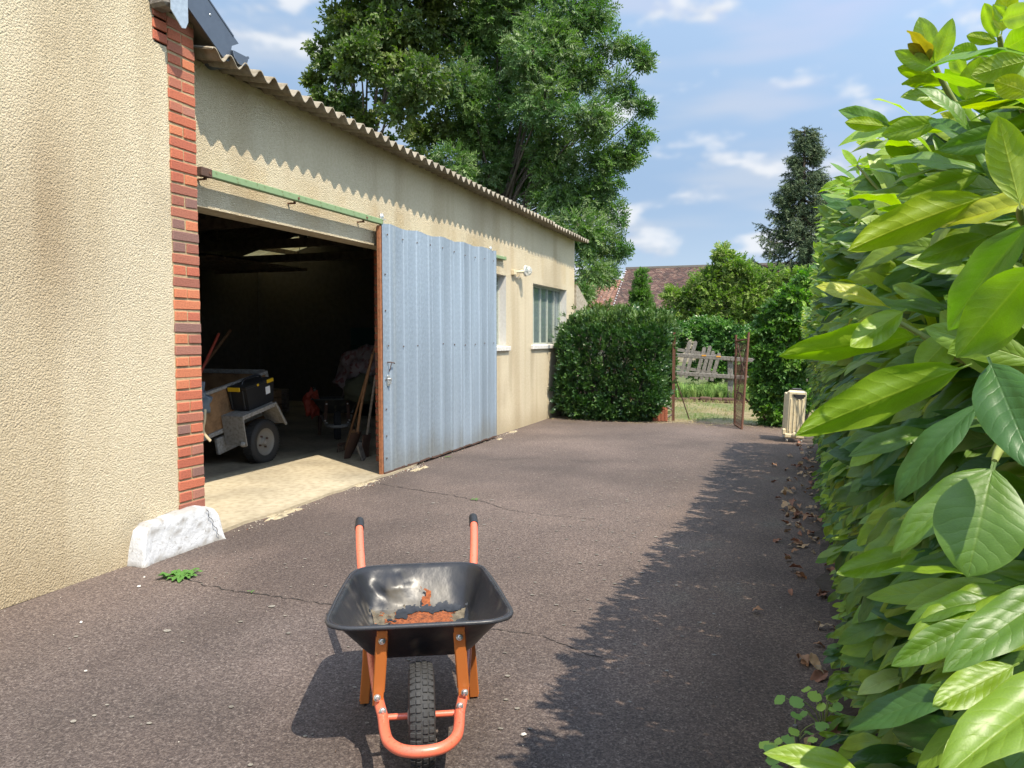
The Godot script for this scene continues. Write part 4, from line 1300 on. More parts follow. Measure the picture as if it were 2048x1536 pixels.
# ---- the wheelbarrow: x to its side, y up, z towards the wheel's front ----
func ring(hw_f: float, hw_b: float, f: float, b: float, yf: float, yb: float, r: float) -> Array:
	var cs := [Vector2(-hw_f, f), Vector2(hw_f, f), Vector2(hw_b, -b), Vector2(-hw_b, -b)]
	var out := []
	for k in 4:
		var p: Vector2 = cs[k]
		var a: Vector2 = (cs[(k + 3) % 4] - p).normalized()
		var d: Vector2 = (cs[(k + 1) % 4] - p).normalized()
		for j in 7:
			var t := j / 6.0
			var q := (p + a * r).lerp(p, t).lerp(p.lerp(p + d * r, t), t)
			out.append(q)
		var e0 := p + d * r
		var e1: Vector2 = cs[(k + 1) % 4] - d * r
		for j in range(1, 14):
			out.append(e0.lerp(e1, j / 14.0))
	var o3 := []
	for q in out:
		var t := clampf((q.y + b) / (f + b), 0, 1)
		o3.append(Vector3(q.x, lerpf(yb, yf, t), q.y))
	return o3

func tub_at(b: float, t: float) -> Vector3:
	# along the floor from front (t 0) to back (1), then up the back wall (2); a soft bend between them
	var p0 := Vector3(0, .340, -.20)
	var p1 := Vector3(0, .362, -.615)
	var p2 := Vector3(0, .515, -.755)
	var p: Vector3
	if t < .85: p = p0.lerp(p1, t)
	elif t > 1.35: p = p1.lerp(p2, t - 1.0)
	else:
		var u := (t - .85) / .5
		p = p0.lerp(p1, .85).lerp(p1, u).lerp(p1.lerp(p1.lerp(p2, .35), u), u)
	var hw := lerpf(.17, .215, clampf(t, 0, 1)) + maxf(0, t - 1) * .04
	return p + Vector3(b * hw, 0, 0)

func tub_patch(mask: int) -> MB:
	var m := MB.new()
	var nb := 120
	var nt := 150
	var idx := {}
	for j in nt:
		for k in nb:
			var b := (k / (nb - 1.0) * 2 - 1) * .97
			var t := j / (nt - 1.0) * 1.75 + .02
			var e := nf.get_noise_2d(b * 60, t * 60) * .22 + nf.get_noise_2d(b * 190 + 40, t * 190) * .13
			var on := false
			if mask == 0:
				var floor_ := t > .02 and absf(b - .03 + e * .5) < 1.0 - .38 * clampf(t / 1.0, 0, 1) + e * 1.2 and t < 1.02 + e * .6
				var tongue := t > .9 and t < 1.47 + e * .4 and absf(b - .12 - .1 * (t - 1.0) + e * .2) < .085 + .9 * pow(clampf(1.30 - t, 0, 1), 2.0) + e * .28
				on = floor_ or tongue
			elif mask == 2:
				on = t > .45 and t < 1.12 + e * .5 and nz.get_noise_2d(b * 55 + 300, t * 75) + e * .5 + .22 * absf(b) - .25 * absf(t - .95) > .17
			else:
				on = absf(b) < .95 and t < 1.04 + e * .5 - .06 * cos(b * 9.0) and e * .8 + .30 * absf(b) + .02 > .0
			if not on: continue
			var p := tub_at(b, t)
			var n := (tub_at(b, t + .02) - tub_at(b, t - .02)).cross(Vector3.RIGHT).normalized()
			if n.y < 0: n = -n
			var lump: float = [.0045, .0025, .0085][mask] + .003 * nf.get_noise_2d(b * 130, t * 130 + 9)
			idx[[j, k]] = m.vert(p + n * lump, n, Vector2(b, t))
			m.c[-1] = Color.WHITE * (.85 + .5 * nf.get_noise_2d(b * 110, t * 110))
	for j in nt - 1:
		for k in nb - 1:
			var q := [[j, k], [j, k + 1], [j + 1, k + 1], [j + 1, k]]
			if idx.has(q[0]) and idx.has(q[1]) and idx.has(q[2]) and idx.has(q[3]):
				for t in [0, 2, 1, 0, 3, 2]:
					m.ix.append(idx[q[t]])
	return m

func make_barrow(called: String, label: String, bar: Material, bar2: Material, tub: Material, full := true) -> Node3D:
	var w := thing(called, label, "wheelbarrow")
	# tub
	var rows := []
	var low := ring(.172, .218, -.185, .63, .334, .358, .06)
	var rim := ring(.330, .272, .03, .765, .545, .515, .13)
	var mid := Vector3(0, .346, -.41)
	for s in [.02, .3, .6, .85, .95]:
		var row := []
		for p in low: row.append(mid.lerp(p, s))
		rows.append(row)
	for q in [[.0, .004], [.03, .016], [.08, .035], [.2, .13], [.35, .29], [.5, .46], [.65, .62], [.8, .78], [.92, .91], [1.0, 1.0]]:
		var row := []
		for k in low.size():
			var p: Vector3 = low[k].lerp(rim[k], q[0])
			p.y = lerpf(low[k].y, rim[k].y, q[1])
			# creased dents in the back wall, to the left of the middle
			if p.z < -.6 and full:
				var dx := (p.x + .13) / .10
				var s: float = exp(-dx * dx) * sin(clampf(q[0], 0, 1) * PI)
				p.z += s * (.040 * nf.get_noise_2d(p.x * 70.0 + q[0] * 40.0, p.x * -30.0 + q[0] * 60.0) + .014)
			row.append(p)
		rows.append(row)
	var lip := []
	var lip2 := []
	for p in rim:
		var o: Vector3 = (p - Vector3(0, p.y, -.38)).normalized()
		lip.append(p + o * .016 + Vector3(0, .003, 0))
		lip2.append(p + o * .022 - Vector3(0, .010, 0))
	rows.append(lip)
	rows.append(lip2)
	var m := MB.new()
	m.sheet(rows, true, true, 4.0, 2.0)
	for i in m.v.size():
		var p := m.v[i]
		var n1 := nz.get_noise_3d(p.x * 130, p.y * 60, p.z * 130)
		var n2 := nf.get_noise_3d(p.x * 300, p.y * 70, p.z * 300)
		var c := Color(.075, .078, .09) * (1.0 + .3 * n1)
		# dust and scuffs on the flanks and round the floor
		var dust := smoothstep(.0, .5, n1 + .6 * n2 + .08) * smoothstep(.52, .36, p.y) + smoothstep(.25, .6, n2) * .35
		m.c[i] = c.lerp(Color(.46, .41, .33), clampf(dust, 0, 1) * .85)
	put(m, tub, "tub", w)
	# the rolled rim
	var rp := []
	for k in rim.size() + 1:
		var p: Vector3 = rim[k % rim.size()]
		var o: Vector3 = (p - Vector3(0, p.y, -.38)).normalized()
		rp.append(p + o * .018 - Vector3(0, .004, 0))
	var rm := MB.new()
	rm.col = Color(.13, .135, .15)
	rm.tube(rp, .0085, 8, false)
	put(rm, tub, "tub_rim", w)
	if full:
		put(tub_patch(1), M.dirt, "dried_dirt", w)
		put(tub_patch(0), M.tubrust, "rust_patch", w)
		put(tub_patch(2), M.grip, "paint_flake", w)
	# tube frame: from one grip under the tub, round the wheel and back
	var half := [Vector3(-.292, .605, -1.255), Vector3(-.288, .588, -1.17), Vector3(-.276, .53, -1.02), Vector3(-.255, .43, -.84), Vector3(-.222, .325, -.63), Vector3(-.19, .27, -.35), Vector3(-.158, .225, -.10), Vector3(-.137, .203, .01), Vector3(-.128, .20, .10), Vector3(-.112, .20, .18), Vector3(-.068, .20, .238), Vector3(0, .20, .256)]
	var line := half.duplicate()
	for k in range(half.size() - 2, -1, -1):
		line.append(Vector3(-half[k].x, half[k].y, half[k].z))
	var fr := MB.new()
	fr.tube(smooth(line, 6), .0195, 14)
	put(fr, bar, "frame", w)
	for s in [-1, 1]:
		var g := MB.new()
		g.tube([Vector3(s * .2935, .611, -1.285), Vector3(s * .2932, .609, -1.278), Vector3(s * .292, .606, -1.26), Vector3(s * .2905, .600, -1.225), Vector3(s * .2885, .590, -1.18)], [.014, .021, .0225, .0225, .0235], 14)
		put(g, M.grip, "grip", w)
		var st := MB.new()
		var pts := [Vector3(s * .158, .212, -.062), Vector3(s * .154, .262, -.052), Vector3(s * .137, .49, .006), Vector3(s * .136, .515, .012)]
		strip(st, pts, .038, .004, Vector3.RIGHT)
		for e in [-1, 1]:
			st.tube([pts[1] + Vector3(e * .018, 0, -.008), pts[2] + Vector3(e * .018, 0, -.008)], .0045, 6)
		put(st, bar2, "strut", w)
		var lg := MB.new()
		strip(lg, [Vector3(s * .205, .315, -.40), Vector3(s * .232, .012, -.50), Vector3(s * .232, .006, -.60), Vector3(s * .228, .33, -.76)], .036, .004, Vector3.RIGHT)
		for e in [-1, 1]:
			lg.tube([Vector3(s * .205 + e * .017, .315, -.408), Vector3(s * .232 + e * .017, .02, -.508)], .0045, 6)
		put(lg, bar2, "leg", w)
		for q in [Vector3(s * .158, .252, -.034), Vector3(s * .137, .225, .012), Vector3(s * .137, .478, .009)]:
			var b := MB.new()
			b.lathe([Vector2(.0, .013), Vector2(.007, .012), Vector2(.0085, .008), Vector2(.0085, .004), Vector2(.013, .003), Vector2(.013, 0)], q, Basis(Vector3.RIGHT, Vector3(0, .55, .83), Vector3(0, -.83, .55)), 10)
			put(b, M.steel, "bolt", w)
	# wheel
	var wh := MB.new()
	var ax := Basis(Vector3.UP, Vector3.RIGHT, Vector3.BACK)
	wh.lathe([Vector2(.112, -.030), Vector2(.125, -.041), Vector2(.150, -.046), Vector2(.170, -.042), Vector2(.181, -.030), Vector2(.1845, -.012), Vector2(.1855, 0), Vector2(.1845, .012), Vector2(.181, .030), Vector2(.170, .042), Vector2(.150, .046), Vector2(.125, .041), Vector2(.112, .030)], Vector3(0, .19, 0), ax, 56)
	var tire := put(wh, M.rubber, "tyre", w)
	var tr := MB.new()
	for k in 44:
		var an := TAU * k / 44
		for s in [-1, 1]:
			var off := (.5 if s > 0 else 0.0) * TAU / 44
			var dir := Vector3(0, cos(an + off), sin(an + off))
			var tg := Vector3(0, -sin(an + off), cos(an + off))
			tr.bevel(Vector3(s * .0115, .19, 0) + dir * .1855, Vector3(.017, .008, .018), .0015, Basis(Vector3.RIGHT, dir, tg))
			var d2 := (dir * .93 + Vector3(s * .36, 0, 0)).normalized()
			tr.bevel(Vector3(s * .0315, .19, 0) + dir * .1795, Vector3(.019, .008, .0165), .0015, Basis(tg.cross(d2) * -1.0, d2, tg))
	tr.c.fill(Color(1.15, 1.12, 1.05))
	put(tr, M.rubber, "tread", tire)
	var hb := MB.new()
	hb.lathe([Vector2(.02, -.05), Vector2(.03, -.045), Vector2(.035, -.01), Vector2(.108, -.012), Vector2(.116, -.034), Vector2(.122, -.036), Vector2(.118, 0), Vector2(.122, .036), Vector2(.116, .034), Vector2(.108, .012), Vector2(.035, .01), Vector2(.03, .045), Vector2(.02, .05)], Vector3(0, .19, 0), ax, 32)
	put(hb, M.greypaint, "rim", w)
	var axl := MB.new()
	axl.tube([Vector3(-.13, .195, 0), Vector3(.13, .195, 0)], .0115, 10)
	put(axl, bar, "axle", w)
	return w

func barrow() -> void:
	var b := make_barrow("wheelbarrow", "black tub wheelbarrow with orange tube frame and rusted floor, standing on the tarmac", M.orange, M.orange2, M.tub)
	var f := Vector3(.463, 0, .886).normalized()
	b.transform = Transform3D(Basis(Vector3(f.z, 0, -f.x), Vector3.UP, f), Vector3(-1.223, 0, -2.416))
	var c := make_barrow("wheelbarrow", "dark wheelbarrow loaded with sacks deep inside the workshop doorway", M.greypaint, M.rustdark, M.plasticgrey, false)
	for ch in c.get_children():
		if str(ch.name).begins_with("tub"): ch.material_override = mat("olive tub", lin(.40, .40, .32), .6)
	c.transform = Transform3D(Basis(Vector3.UP, .6).scaled(Vector3.ONE * 1.12), Vector3(-6.35, .03, -9.85))

# a lumpy sack: an ellipsoid with folds
func lump(ce: Vector3, r: Vector3, fold: float, sd: float) -> MB:
	var m := MB.new()
	var rows := []
	for j in 19:
		var th := PI * j / 18.0
		var row := []
		for k in 32:
			var ph := TAU * k / 32
			var d := Vector3(sin(th) * cos(ph), cos(th), sin(th) * sin(ph))
			var s := 1.0 + fold * nf.get_noise_3d(d.x * 22 + sd, d.y * 22, d.z * 22) + fold * .7 * nz.get_noise_3d(d.x * 70 + sd, d.y * 70, d.z * 70)
			row.append(ce + d * r * s)
		rows.append(row)
	m.sheet(rows, true, true)
	return m

func interior() -> void:
	trailer()
	var s := thing("sack", "white and red printed plastic sack heaped on the dark wheelbarrow", "sack", Vector3(-6.15, .62, -10.3))
	put(lump(Vector3(0, .35, 0), Vector3(.42, .42, .30), .35, 0), M.sack, "sack_body", s)
	s = thing("sack", "olive canvas bag lying in front of the printed sack on the dark wheelbarrow", "bag", Vector3(-5.98, .6, -9.95))
	put(lump(Vector3(0, .18, 0), Vector3(.27, .22, .24), .3, 40), M.sackgreen, "sack_body", s)
	s = thing("orange_bag", "small crumpled orange bag hanging beside the dark wheelbarrow", "bag", Vector3(-6.95, .38, -10.1))
	put(lump(Vector3(0, .15, 0), Vector3(.12, .2, .12), .5, 70), M.redplastic, "sack_body", s)
	# tools against the brick jamb
	var r := thing("rake", "long handled rake leaning against the brick jamb", "rake", Vector3(-5.62, .03, -8.9))
	var m := MB.new()
	m.tube([Vector3(0, .02, 0), Vector3(.83, 1.46, .58)], .015, 8)
	put(m, M.wood, "handle", r)
	m = MB.new()
	m.box(Vector3(0, .10, 0), Vector3(.03, .03, .34))
	for k in 9: m.tube([Vector3(0, .09, -.16 + k * .04), Vector3(-.02, 0, -.16 + k * .04)], .006, 5)
	put(m, M.rustdark, "head", r)
	r = thing("shovel", "broad bladed shovel leaning against the brick jamb", "shovel", Vector3(-5.2, .03, -8.36))
	m = MB.new()
	m.tube(smooth([Vector3(.10, .32, .0), Vector3(.19, .75, .02), Vector3(.36, 1.32, .05)], 4), .018, 8)
	put(m, M.wood, "handle", r)
	m = MB.new()
	var rows := []
	for j in 6:
		var row := []
		for k in 7:
			var u := k / 6.0 * 2 - 1
			var t := j / 5.0
			row.append(Vector3(lerpf(-.02, .12, t) - .03 * u * u, lerpf(.0, .34, t), u * .13 * (1.0 if t > .3 else .6 + t * 1.3)))
		rows.append(row)
	m.sheet(rows)
	put(m, M.rustdark, "blade", r)
	r = thing("spade", "narrow spade standing behind the shovel at the brick jamb", "spade", Vector3(-5.02, .03, -8.46))
	m = MB.new()
	m.tube([Vector3(0, .3, 0), Vector3(.16, 1.05, .05)], .017, 8)
	put(m, M.woodold, "handle", r)
	m = MB.new()
	m.hexa(Vector3(-.02, .15, 0), Vector3(.012, .3, .16), Vector3(.012, .3, .19), Basis(Vector3.BACK, -.12))
	put(m, M.rustdark, "blade", r)
	for k in 3:
		var q := thing("timber_offcut", ["short pale timber offcut leaning behind the rake head", "squat sawn log block on the floor beside the shovel", "thin splinter of board at the foot of the jamb"][k], "timber", [Vector3(-5.42, .03, -8.85), Vector3(-5.3, .03, -8.75), Vector3(-4.98, .03, -8.25)][k], "wood scraps by the jamb")
		m = MB.new()
		m.bevel(Vector3(0, [.15, .08, .1][k], 0), [Vector3(.07, .32, .05), Vector3(.17, .16, .14), Vector3(.03, .22, .1)][k], .008, Basis(Vector3(1, .2, .3).normalized(), [.3, .05, .4][k]))
		put(m, M.woodold if k else M.wood, "offcut_body", q)
	# loose poles standing in the trailer
	var p := thing("pole", "long pale pole slanting up out of the trailer", "pole", Vector3(-6.9, .5, -7.3))
	m = MB.new()
	m.tube([Vector3(-.1, 0, .25), Vector3(-.15, 1.15, -1.1)], .02, 8)
	put(m, M.wood, "pole_body", p)
	p = thing("spade", "red handled spade standing in the trailer", "spade", Vector3(-6.55, .55, -7.2))
	m = MB.new()
	m.tube([Vector3(0, .2, .2), Vector3(-.05, 1.05, -.45)], .017, 8)
	put(m, M.redplastic, "handle", p)
	m = MB.new()
	m.tube([Vector3(0, .05, .32), Vector3(0, .32, .1)], .024, 8)
	put(m, M.bone, "socket", p)
	# far clutter: crates, drum, panels leaning in the dark
	var far := [["crate", "pale wooden crate standing on the floor behind the trailer", "crate", Vector3(-8.9, 0, -11.2), Vector3(.75, .62, .5), M.ply],
		["crate", "low dark crate near the back of the workshop", "crate", Vector3(-10.2, 0, -13.0), Vector3(.9, .5, .7), M.beam],
		["cabinet", "dark green metal cabinet standing behind the sacks", "cabinet", Vector3(-7.4, 0, -13.4), Vector3(1.5, 1.75, .5), mat("dark green", lin(.02, .06, .055), .5)],
		["drum", "blue plastic drum behind the trailer", "drum", Vector3(-9.6, 0, -10.3), Vector3(.5, .95, .5), M.blueplastic]]
	for q in far:
		var o := thing(q[0], q[1], q[2], q[3])
		m = MB.new()
		if q[0] == "drum":
			m.lathe([Vector2(0, 0), Vector2(.25, 0), Vector2(.27, .05), Vector2(.26, .3), Vector2(.275, .33), Vector2(.26, .36), Vector2(.26, .62), Vector2(.275, .65), Vector2(.26, .68), Vector2(.26, .9), Vector2(.2, .95), Vector2(0, .95)], Vector3.ZERO, Basis.IDENTITY, 20)
			put(m, q[5], "drum_body", o)
			continue
		var n := 5
		for k in n:
			var b := MB.new()
			b.bevel(Vector3(0, q[4].y * (k + .5) / n, 0), Vector3(q[4].x, q[4].y / n - .012, q[4].z), .006)
			put(b, q[5], "drawer" if q[0] == "cabinet" else "plank", o)
	# slatted rack and pipes hanging under the roof
	var k2 := thing("slatted_rack", "dark slatted rack slung under the workshop roof", "rack", Vector3(-9.6, 2.85, -11.2))
	for j in 9:
		m = MB.new()
		m.box(Vector3(-.9 + j * .22, 0, 0), Vector3(.06, .025, 2.6))
		put(m, M.beam, "slat", k2)
	for e in [-1.1, 1.1]:
		m = MB.new()
		m.box(Vector3(0, -.03, e), Vector3(2.1, .05, .05))
		for x in [-.9, .9]: m.tube([Vector3(x, 0, e), Vector3(x, .9, e)], .006, 5)
		put(m, M.beam, "hanger", k2)
	k2 = thing("hanging_pipes", "pair of dark pipes slung below the skylight", "pipe", Vector3(-10.3, 3.02, -11.0))
	for j in 2:
		m = MB.new()
		m.tube([Vector3(-.2 + j * .12, .06 * j, 1.3), Vector3(.1 + j * .12, .06 * j, -1.9)], .03, 8)
		put(m, M.black, "pipe", k2)
	var rope := thing("rope", "loop of pale rope hanging just inside the brick pier", "rope", Vector3(-5.05, 1.88, -5.25))
	m = MB.new()
	var pts := []
	for j in 15:
		var an := TAU * j / 14.0
		pts.append(Vector3(sin(an) * .03, -.08 + cos(an) * .08, sin(an) * .05))
	m.tube(pts, .006, 5, false)
	m.tube([Vector3(0, 0, 0), Vector3(0, .35, .02)], .005, 5)
	m.tube([Vector3(0, -.16, 0), Vector3(.01, -.5, .01)], .004, 5)
	put(m, M.bone, "rope_loop", rope)
	var strap := thing("strap", "worn leather strap hung on the trailer corner beside the brick pier", "strap", Vector3(-5.45, .62, -6.1))
	m = MB.new()
	m.tube(smooth([Vector3(0, .22, 0), Vector3(.02, .12, .03), Vector3(-.01, .0, .02), Vector3(.02, -.1, -.04)], 4), .018, 6, true, .4)
	put(m, M.bone, "strap_body", strap)

func trailer() -> void:
	var t := thing("trailer", "small grey framed trailer with plywood sides tipped onto its nose", "trailer", Vector3(-6.1, .275, -7.78))
	var tilt := Basis(Vector3.RIGHT, .185)
	var fz := .86
	var bz := -.46
	for s in [-.17, -1.25]:
		var m := MB.new()
		m.box(tilt * Vector3(s, .52, (fz + bz) * .5), Vector3(.018, .46, fz - bz), tilt)
		put(m, M.ply, "side_panel", t)
		m = MB.new()
		m.bevel(tilt * Vector3(s + .005, .765, (fz + bz) * .5), Vector3(.05, .04, fz - bz + .04), .006, tilt)
		m.bevel(tilt * Vector3(s + .005, .275, (fz + bz) * .5), Vector3(.05, .05, fz - bz + .04), .006, tilt)
		m.bevel(tilt * Vector3(s + .006, .52, fz), Vector3(.05, .46, .045), .006, tilt)
		m.bevel(tilt * Vector3(s + .006, .52, bz), Vector3(.05, .46, .045), .006, tilt)
		put(m, M.greypaint, "side_frame", t)
	var m := MB.new()
	m.box(tilt * Vector3(-.71, .27, (fz + bz) * .5), Vector3(1.06, .02, fz - bz), tilt)
	put(m, M.ply, "floor_board", t)
	for e in [fz, bz]:
		m = MB.new()
		m.box(tilt * Vector3(-.71, .52, e), Vector3(1.03, .46, .018), tilt)
		put(m, M.ply, "end_panel", t)
	m = MB.new()
	m.bevel(tilt * Vector3(-.71, .77, bz), Vector3(1.06, .05, .05), .006, tilt)
	put(m, M.greypaint, "end_rail", t)
	# mudguard: front plate, flat top and sloping rear stay
	m = MB.new()
	m.bevel(tilt * Vector3(.015, .28, .46), Vector3(.31, .36, .012), .003, tilt)
	m.bevel(tilt * Vector3(.015, .455, .165), Vector3(.31, .012, .60), .003, tilt)
	m.bevel(tilt * Vector3(.165, .44, .165), Vector3(.014, .05, .60), .003, tilt)
	m.bevel(tilt * Vector3(.165, .30, -.225), Vector3(.02, .36, .03), .003, tilt * Basis(Vector3.RIGHT, .45))
	m.bevel(tilt * Vector3(.02, .30, -.245), Vector3(.3, .34, .01), .003, tilt * Basis(Vector3.RIGHT, .45))
	put(m, M.greypaint, "mudguard", t)
	m = MB.new()
	m.tube([Vector3(.06, 0, 0), Vector3(-1.5, 0, 0)], .028, 10)
	m.bevel(tilt * Vector3(-.2, .1, .3), Vector3(.05, .2, .5), .01, tilt)
	m.lathe([Vector2(0, .05), Vector2(.03, .05), Vector2(.035, 0)], tilt * Vector3(.1, .12, .46), Basis(Vector3.UP, Vector3.RIGHT, Vector3.BACK), 10)
	put(m, M.greypaint, "axle", t)
	for s in [0.0, -1.45]:
		var ax := Basis(Vector3.UP, Vector3.RIGHT, Vector3.BACK)
		m = MB.new()
		m.lathe([Vector2(.165, -.06), Vector2(.2, -.078), Vector2(.24, -.08), Vector2(.262, -.066), Vector2(.272, -.04), Vector2(.275, 0), Vector2(.272, .04), Vector2(.262, .066), Vector2(.24, .08), Vector2(.2, .078), Vector2(.165, .06)], Vector3(s, 0, 0), ax, 40)
		for k in 50:
			var an := TAU * k / 50
			var d := Vector3(0, cos(an), sin(an))
			m.box(Vector3(s, 0, 0) + d * .2745, Vector3(.12, .007, .022), Basis(Vector3.RIGHT, d, d.cross(Vector3.RIGHT) * -1.0))
		var ty := put(m, M.rubber, "wheel", t)
		m = MB.new()
		m.lathe([Vector2(0, .055), Vector2(.035, .055), Vector2(.045, .035), Vector2(.05, .02), Vector2(.10, .015), Vector2(.125, .035), Vector2(.145, .03), Vector2(.155, .05), Vector2(.168, .062), Vector2(.172, .055), Vector2(.16, .02), Vector2(.16, -.05)], Vector3(s, 0, 0), ax, 32)
		put(m, mat("dull rim grey", lin(.20, .185, .16), .7, null), "rim", ty)
		m = MB.new()
		for k in 4:
			var an := TAU * k / 4 + .5
			m.lathe([Vector2(0, .03), Vector2(.012, .03), Vector2(.012, 0)], Vector3(s + .012, cos(an) * .075, sin(an) * .075), ax, 6)
		put(m, M.rustdark, "wheel_nuts", ty)
	# toolbox on the mudguard
	var b := thing("toolbox", "black plastic toolbox with yellow clips standing on the trailer mudguard", "toolbox", Vector3(-6.1, .275, -7.78) + tilt * Vector3(-.02, .462, .0))
	b.basis = tilt
	m = MB.new()
	m.hexa(Vector3(0, .14, .03), Vector3(.25, .26, .46), Vector3(.29, .26, .52))
	put(m, M.black, "box_body", b)
	for s in [-1, 1]:
		m = MB.new()
		m.bevel(Vector3(s * .09, .14, .292), Vector3(.02, .22, .016), .003)
		put(m, M.black, "rib", b)
	m = MB.new()
	m.bevel(Vector3(0, .285, .03), Vector3(.30, .035, .53), .008)
	put(m, M.black, "box_lid", b)
	for q in [[Vector3(-.02, .272, .305), Vector3(.17, .05, .014)], [Vector3(.152, .278, -.15), Vector3(.014, .045, .12)], [Vector3(.152, .278, .08), Vector3(.014, .03, .03)], [Vector3(-.02, .272, -.242), Vector3(.17, .05, .014)]]:
		m = MB.new()
		m.bevel(q[0], q[1], .004)
		put(m, M.yellow, "clip", b)
	m = MB.new()
	m.tube(smooth([Vector3(0, .30, .18), Vector3(0, .35, .12), Vector3(0, .35, -.12), Vector3(0, .30, -.18)], 4), .014, 8)
	put(m, M.black, "carry_handle", b)
	m = MB.new()
	m.box(Vector3(.142, .17, -.10), Vector3(.004, .09, .08), Basis(Vector3.BACK, -.07))
	put(m, M.paper, "label", b)
	var c := thing("cloth_jacket", "crumpled grey blue cloth draped over the trailer side by the pier", "cloth", Vector3(-6.35, .78, -6.98))
	put(lump(Vector3(0, .05, 0), Vector3(.14, .2, .16), .5, 11), M.cloth, "cloth_body", c)

func yard_things() -> void:
	# oil radiator: ribbed columns behind one another, castors, black handle recess
	var r := thing("oil_radiator", "old cream oil-filled radiator on castors standing against the hedge", "radiator", Vector3(.06, 0, -12.1))
	r.rotation = Vector3(0, .12, -.045)
	for k in 7:
		var m := MB.new()
		m.bevel(Vector3(0, .41, -.06 - k * .062), Vector3(.25, .60, .036), .012)
		put(m, M.cream, "fin", r)
	var f := MB.new()
	f.bevel(Vector3(0, .425, 0), Vector3(.27, .69, .07), .028)
	for k in 4:
		f.bevel(Vector3(-.082 + k * .055, .40, .036), Vector3(.026, .50, .022), .009)
	put(f, M.cream, "front_panel", r)
	f = MB.new()
	var poly := PackedVector2Array([Vector2(-.09, .03), Vector2(.09, .03), Vector2(.085, .0), Vector2(.045, -.03), Vector2(-.02, -.035), Vector2(-.07, -.0)])
	f.prism(poly, .02, Vector3(.025, .685, .036))
	put(f, M.black, "handle_recess", r)
	f = MB.new()
	f.bevel(Vector3(.0, .785, -.06), Vector3(.14, .03, .1), .01)
	put(f, M.black, "grip", r)
	f = MB.new()
	f.bevel(Vector3(0, .095, .0), Vector3(.285, .07, .09), .015)
	f.lathe([Vector2(0, .02), Vector2(.035, .018), Vector2(.04, 0)], Vector3(.0, .115, .043), Basis(Vector3.RIGHT, Vector3.BACK, Vector3.DOWN), 18)
	f.bevel(Vector3(-.15, .15, .0), Vector3(.05, .09, .08), .012)
	put(f, M.cream, "foot", r)
	for s in [-1, 1]:
		for z in [.0, -.4]:
			f = MB.new()
			f.lathe([Vector2(0, -.014), Vector2(.028, -.014), Vector2(.031, 0), Vector2(.028, .014), Vector2(0, .014)], Vector3(s * .1, .031, z), Basis(Vector3.UP, Vector3.RIGHT, Vector3.BACK), 16)
			f.box(Vector3(s * .1, .06, z), Vector3(.04, .02, .03))
			put(f, M.plasticgrey, "castor", r)
	# terracotta block by the gate post
	var b := thing("terracotta_chimney_block", "broken terracotta flue block at the foot of the rusty gate post", "block", Vector3(-2.27, 0, -14.3))
	b.rotation.y = .2
	var m := MB.new()
	m.bevel(Vector3(0, .125, 0), Vector3(.27, .24, .24), .008)
	for k in 4:
		m.bevel(Vector3(-.1 + k * .067, .13, .122), Vector3(.035, .22, .012), .003)
	put(m, M.terracotta, "block_body", b)
	m = MB.new()
	m.lathe([Vector2(.125, 0), Vector2(.125, .03), Vector2(.115, .045), Vector2(.09, .045), Vector2(.085, .0)], Vector3(0, .245, 0), Basis.IDENTITY, 18)
	m.bevel(Vector3(.05, .255, .05), Vector3(.16, .02, .1), .005, Basis(Vector3.UP, .5))
	put(m, M.terracotta, "collar", b)
	# gate post and its stay
	var p := thing("gate_post", "thin rusty steel gate post with slanting stay beside the clipped bush", "post", Vector3(-2.05, 0, -14.5))
	m = MB.new()
	m.box(Vector3(0, .82, 0), Vector3(.045, 1.66, .008))
	m.box(Vector3(-.02, .82, .022), Vector3(.008, 1.6595, .045))
	put(m, M.rust, "post", p)
	m = MB.new()
	m.tube([Vector3(.02, .82, -.02), Vector3(.25, .0, -.35)], .011, 6)
	put(m, M.rustdark, "stay", p)
	m = MB.new()
	m.tube([Vector3(-.02, .2, .02), Vector3(-.26, .36, .1)], .02, 6)
	m.tube([Vector3(-.02, .12, .02), Vector3(-.2, .0, .1)], .02, 6)
	put(m, M.woodold, "prop", p)
	# the folded mesh gate
	var g := thing("mesh_gate", "rusty wire mesh gate leaf swung open and leaning by the hedge", "gate", Vector3(-.92, 0, -14.1))
	var A := Vector3(0, .02, 0)
	var B := Vector3(.16, .0, .60)
	var C := Vector3(.0, 1.60, .0)
	var D := Vector3(.235, 1.64, .42)
	for q in [["upright", A, C, .022], ["upright", B, D, .022], ["rail", A, B, .014], ["rail", A.lerp(C, .93), B.lerp(D, .93), .016], ["brace", Vector3(.02, .45, .05), B.lerp(D, .9), .012], ["brace", Vector3(.03, 1.45, .05), B.lerp(D, .52), .012]]:
		m = MB.new()
		m.tube([q[1], q[2]], q[3], 6)
		put(m, M.rust if q[0] != "brace" else M.rustdark, q[0], g)
	m = MB.new()
	var n := 15
	for k in range(-n, n * 3):
		for s in [-1, 1]:
			var pts := []
			for j in 40:
				var v := j / 39.0
				var u: float = k / float(n) + s * v * 2.2
				if s < 0: u += .0
				if u >= 0 and u <= 1:
					pts.append(A.lerp(B, u).lerp(C.lerp(D, u), v * .93) + Vector3(.008 * sin(j * 2.0), 0, 0))
			if pts.size() > 1: m.tube(pts, .0026, 3, false)
	put(m, M.rustdark, "wire_mesh", g).set_meta("kind", "stuff")
	m = MB.new()
	m.tube([Vector3(.02, .62, -.1), Vector3(.62, .02, -.05)], .016, 6)
	put(m, M.rustdark, "stay", g)
	# a stake in the hedge foot
	var st := thing("stake", "grey dead stake stuck in the ground among the weeds under the hedge", "stake", Vector3(.06, 0, -2.86))
	m = MB.new()
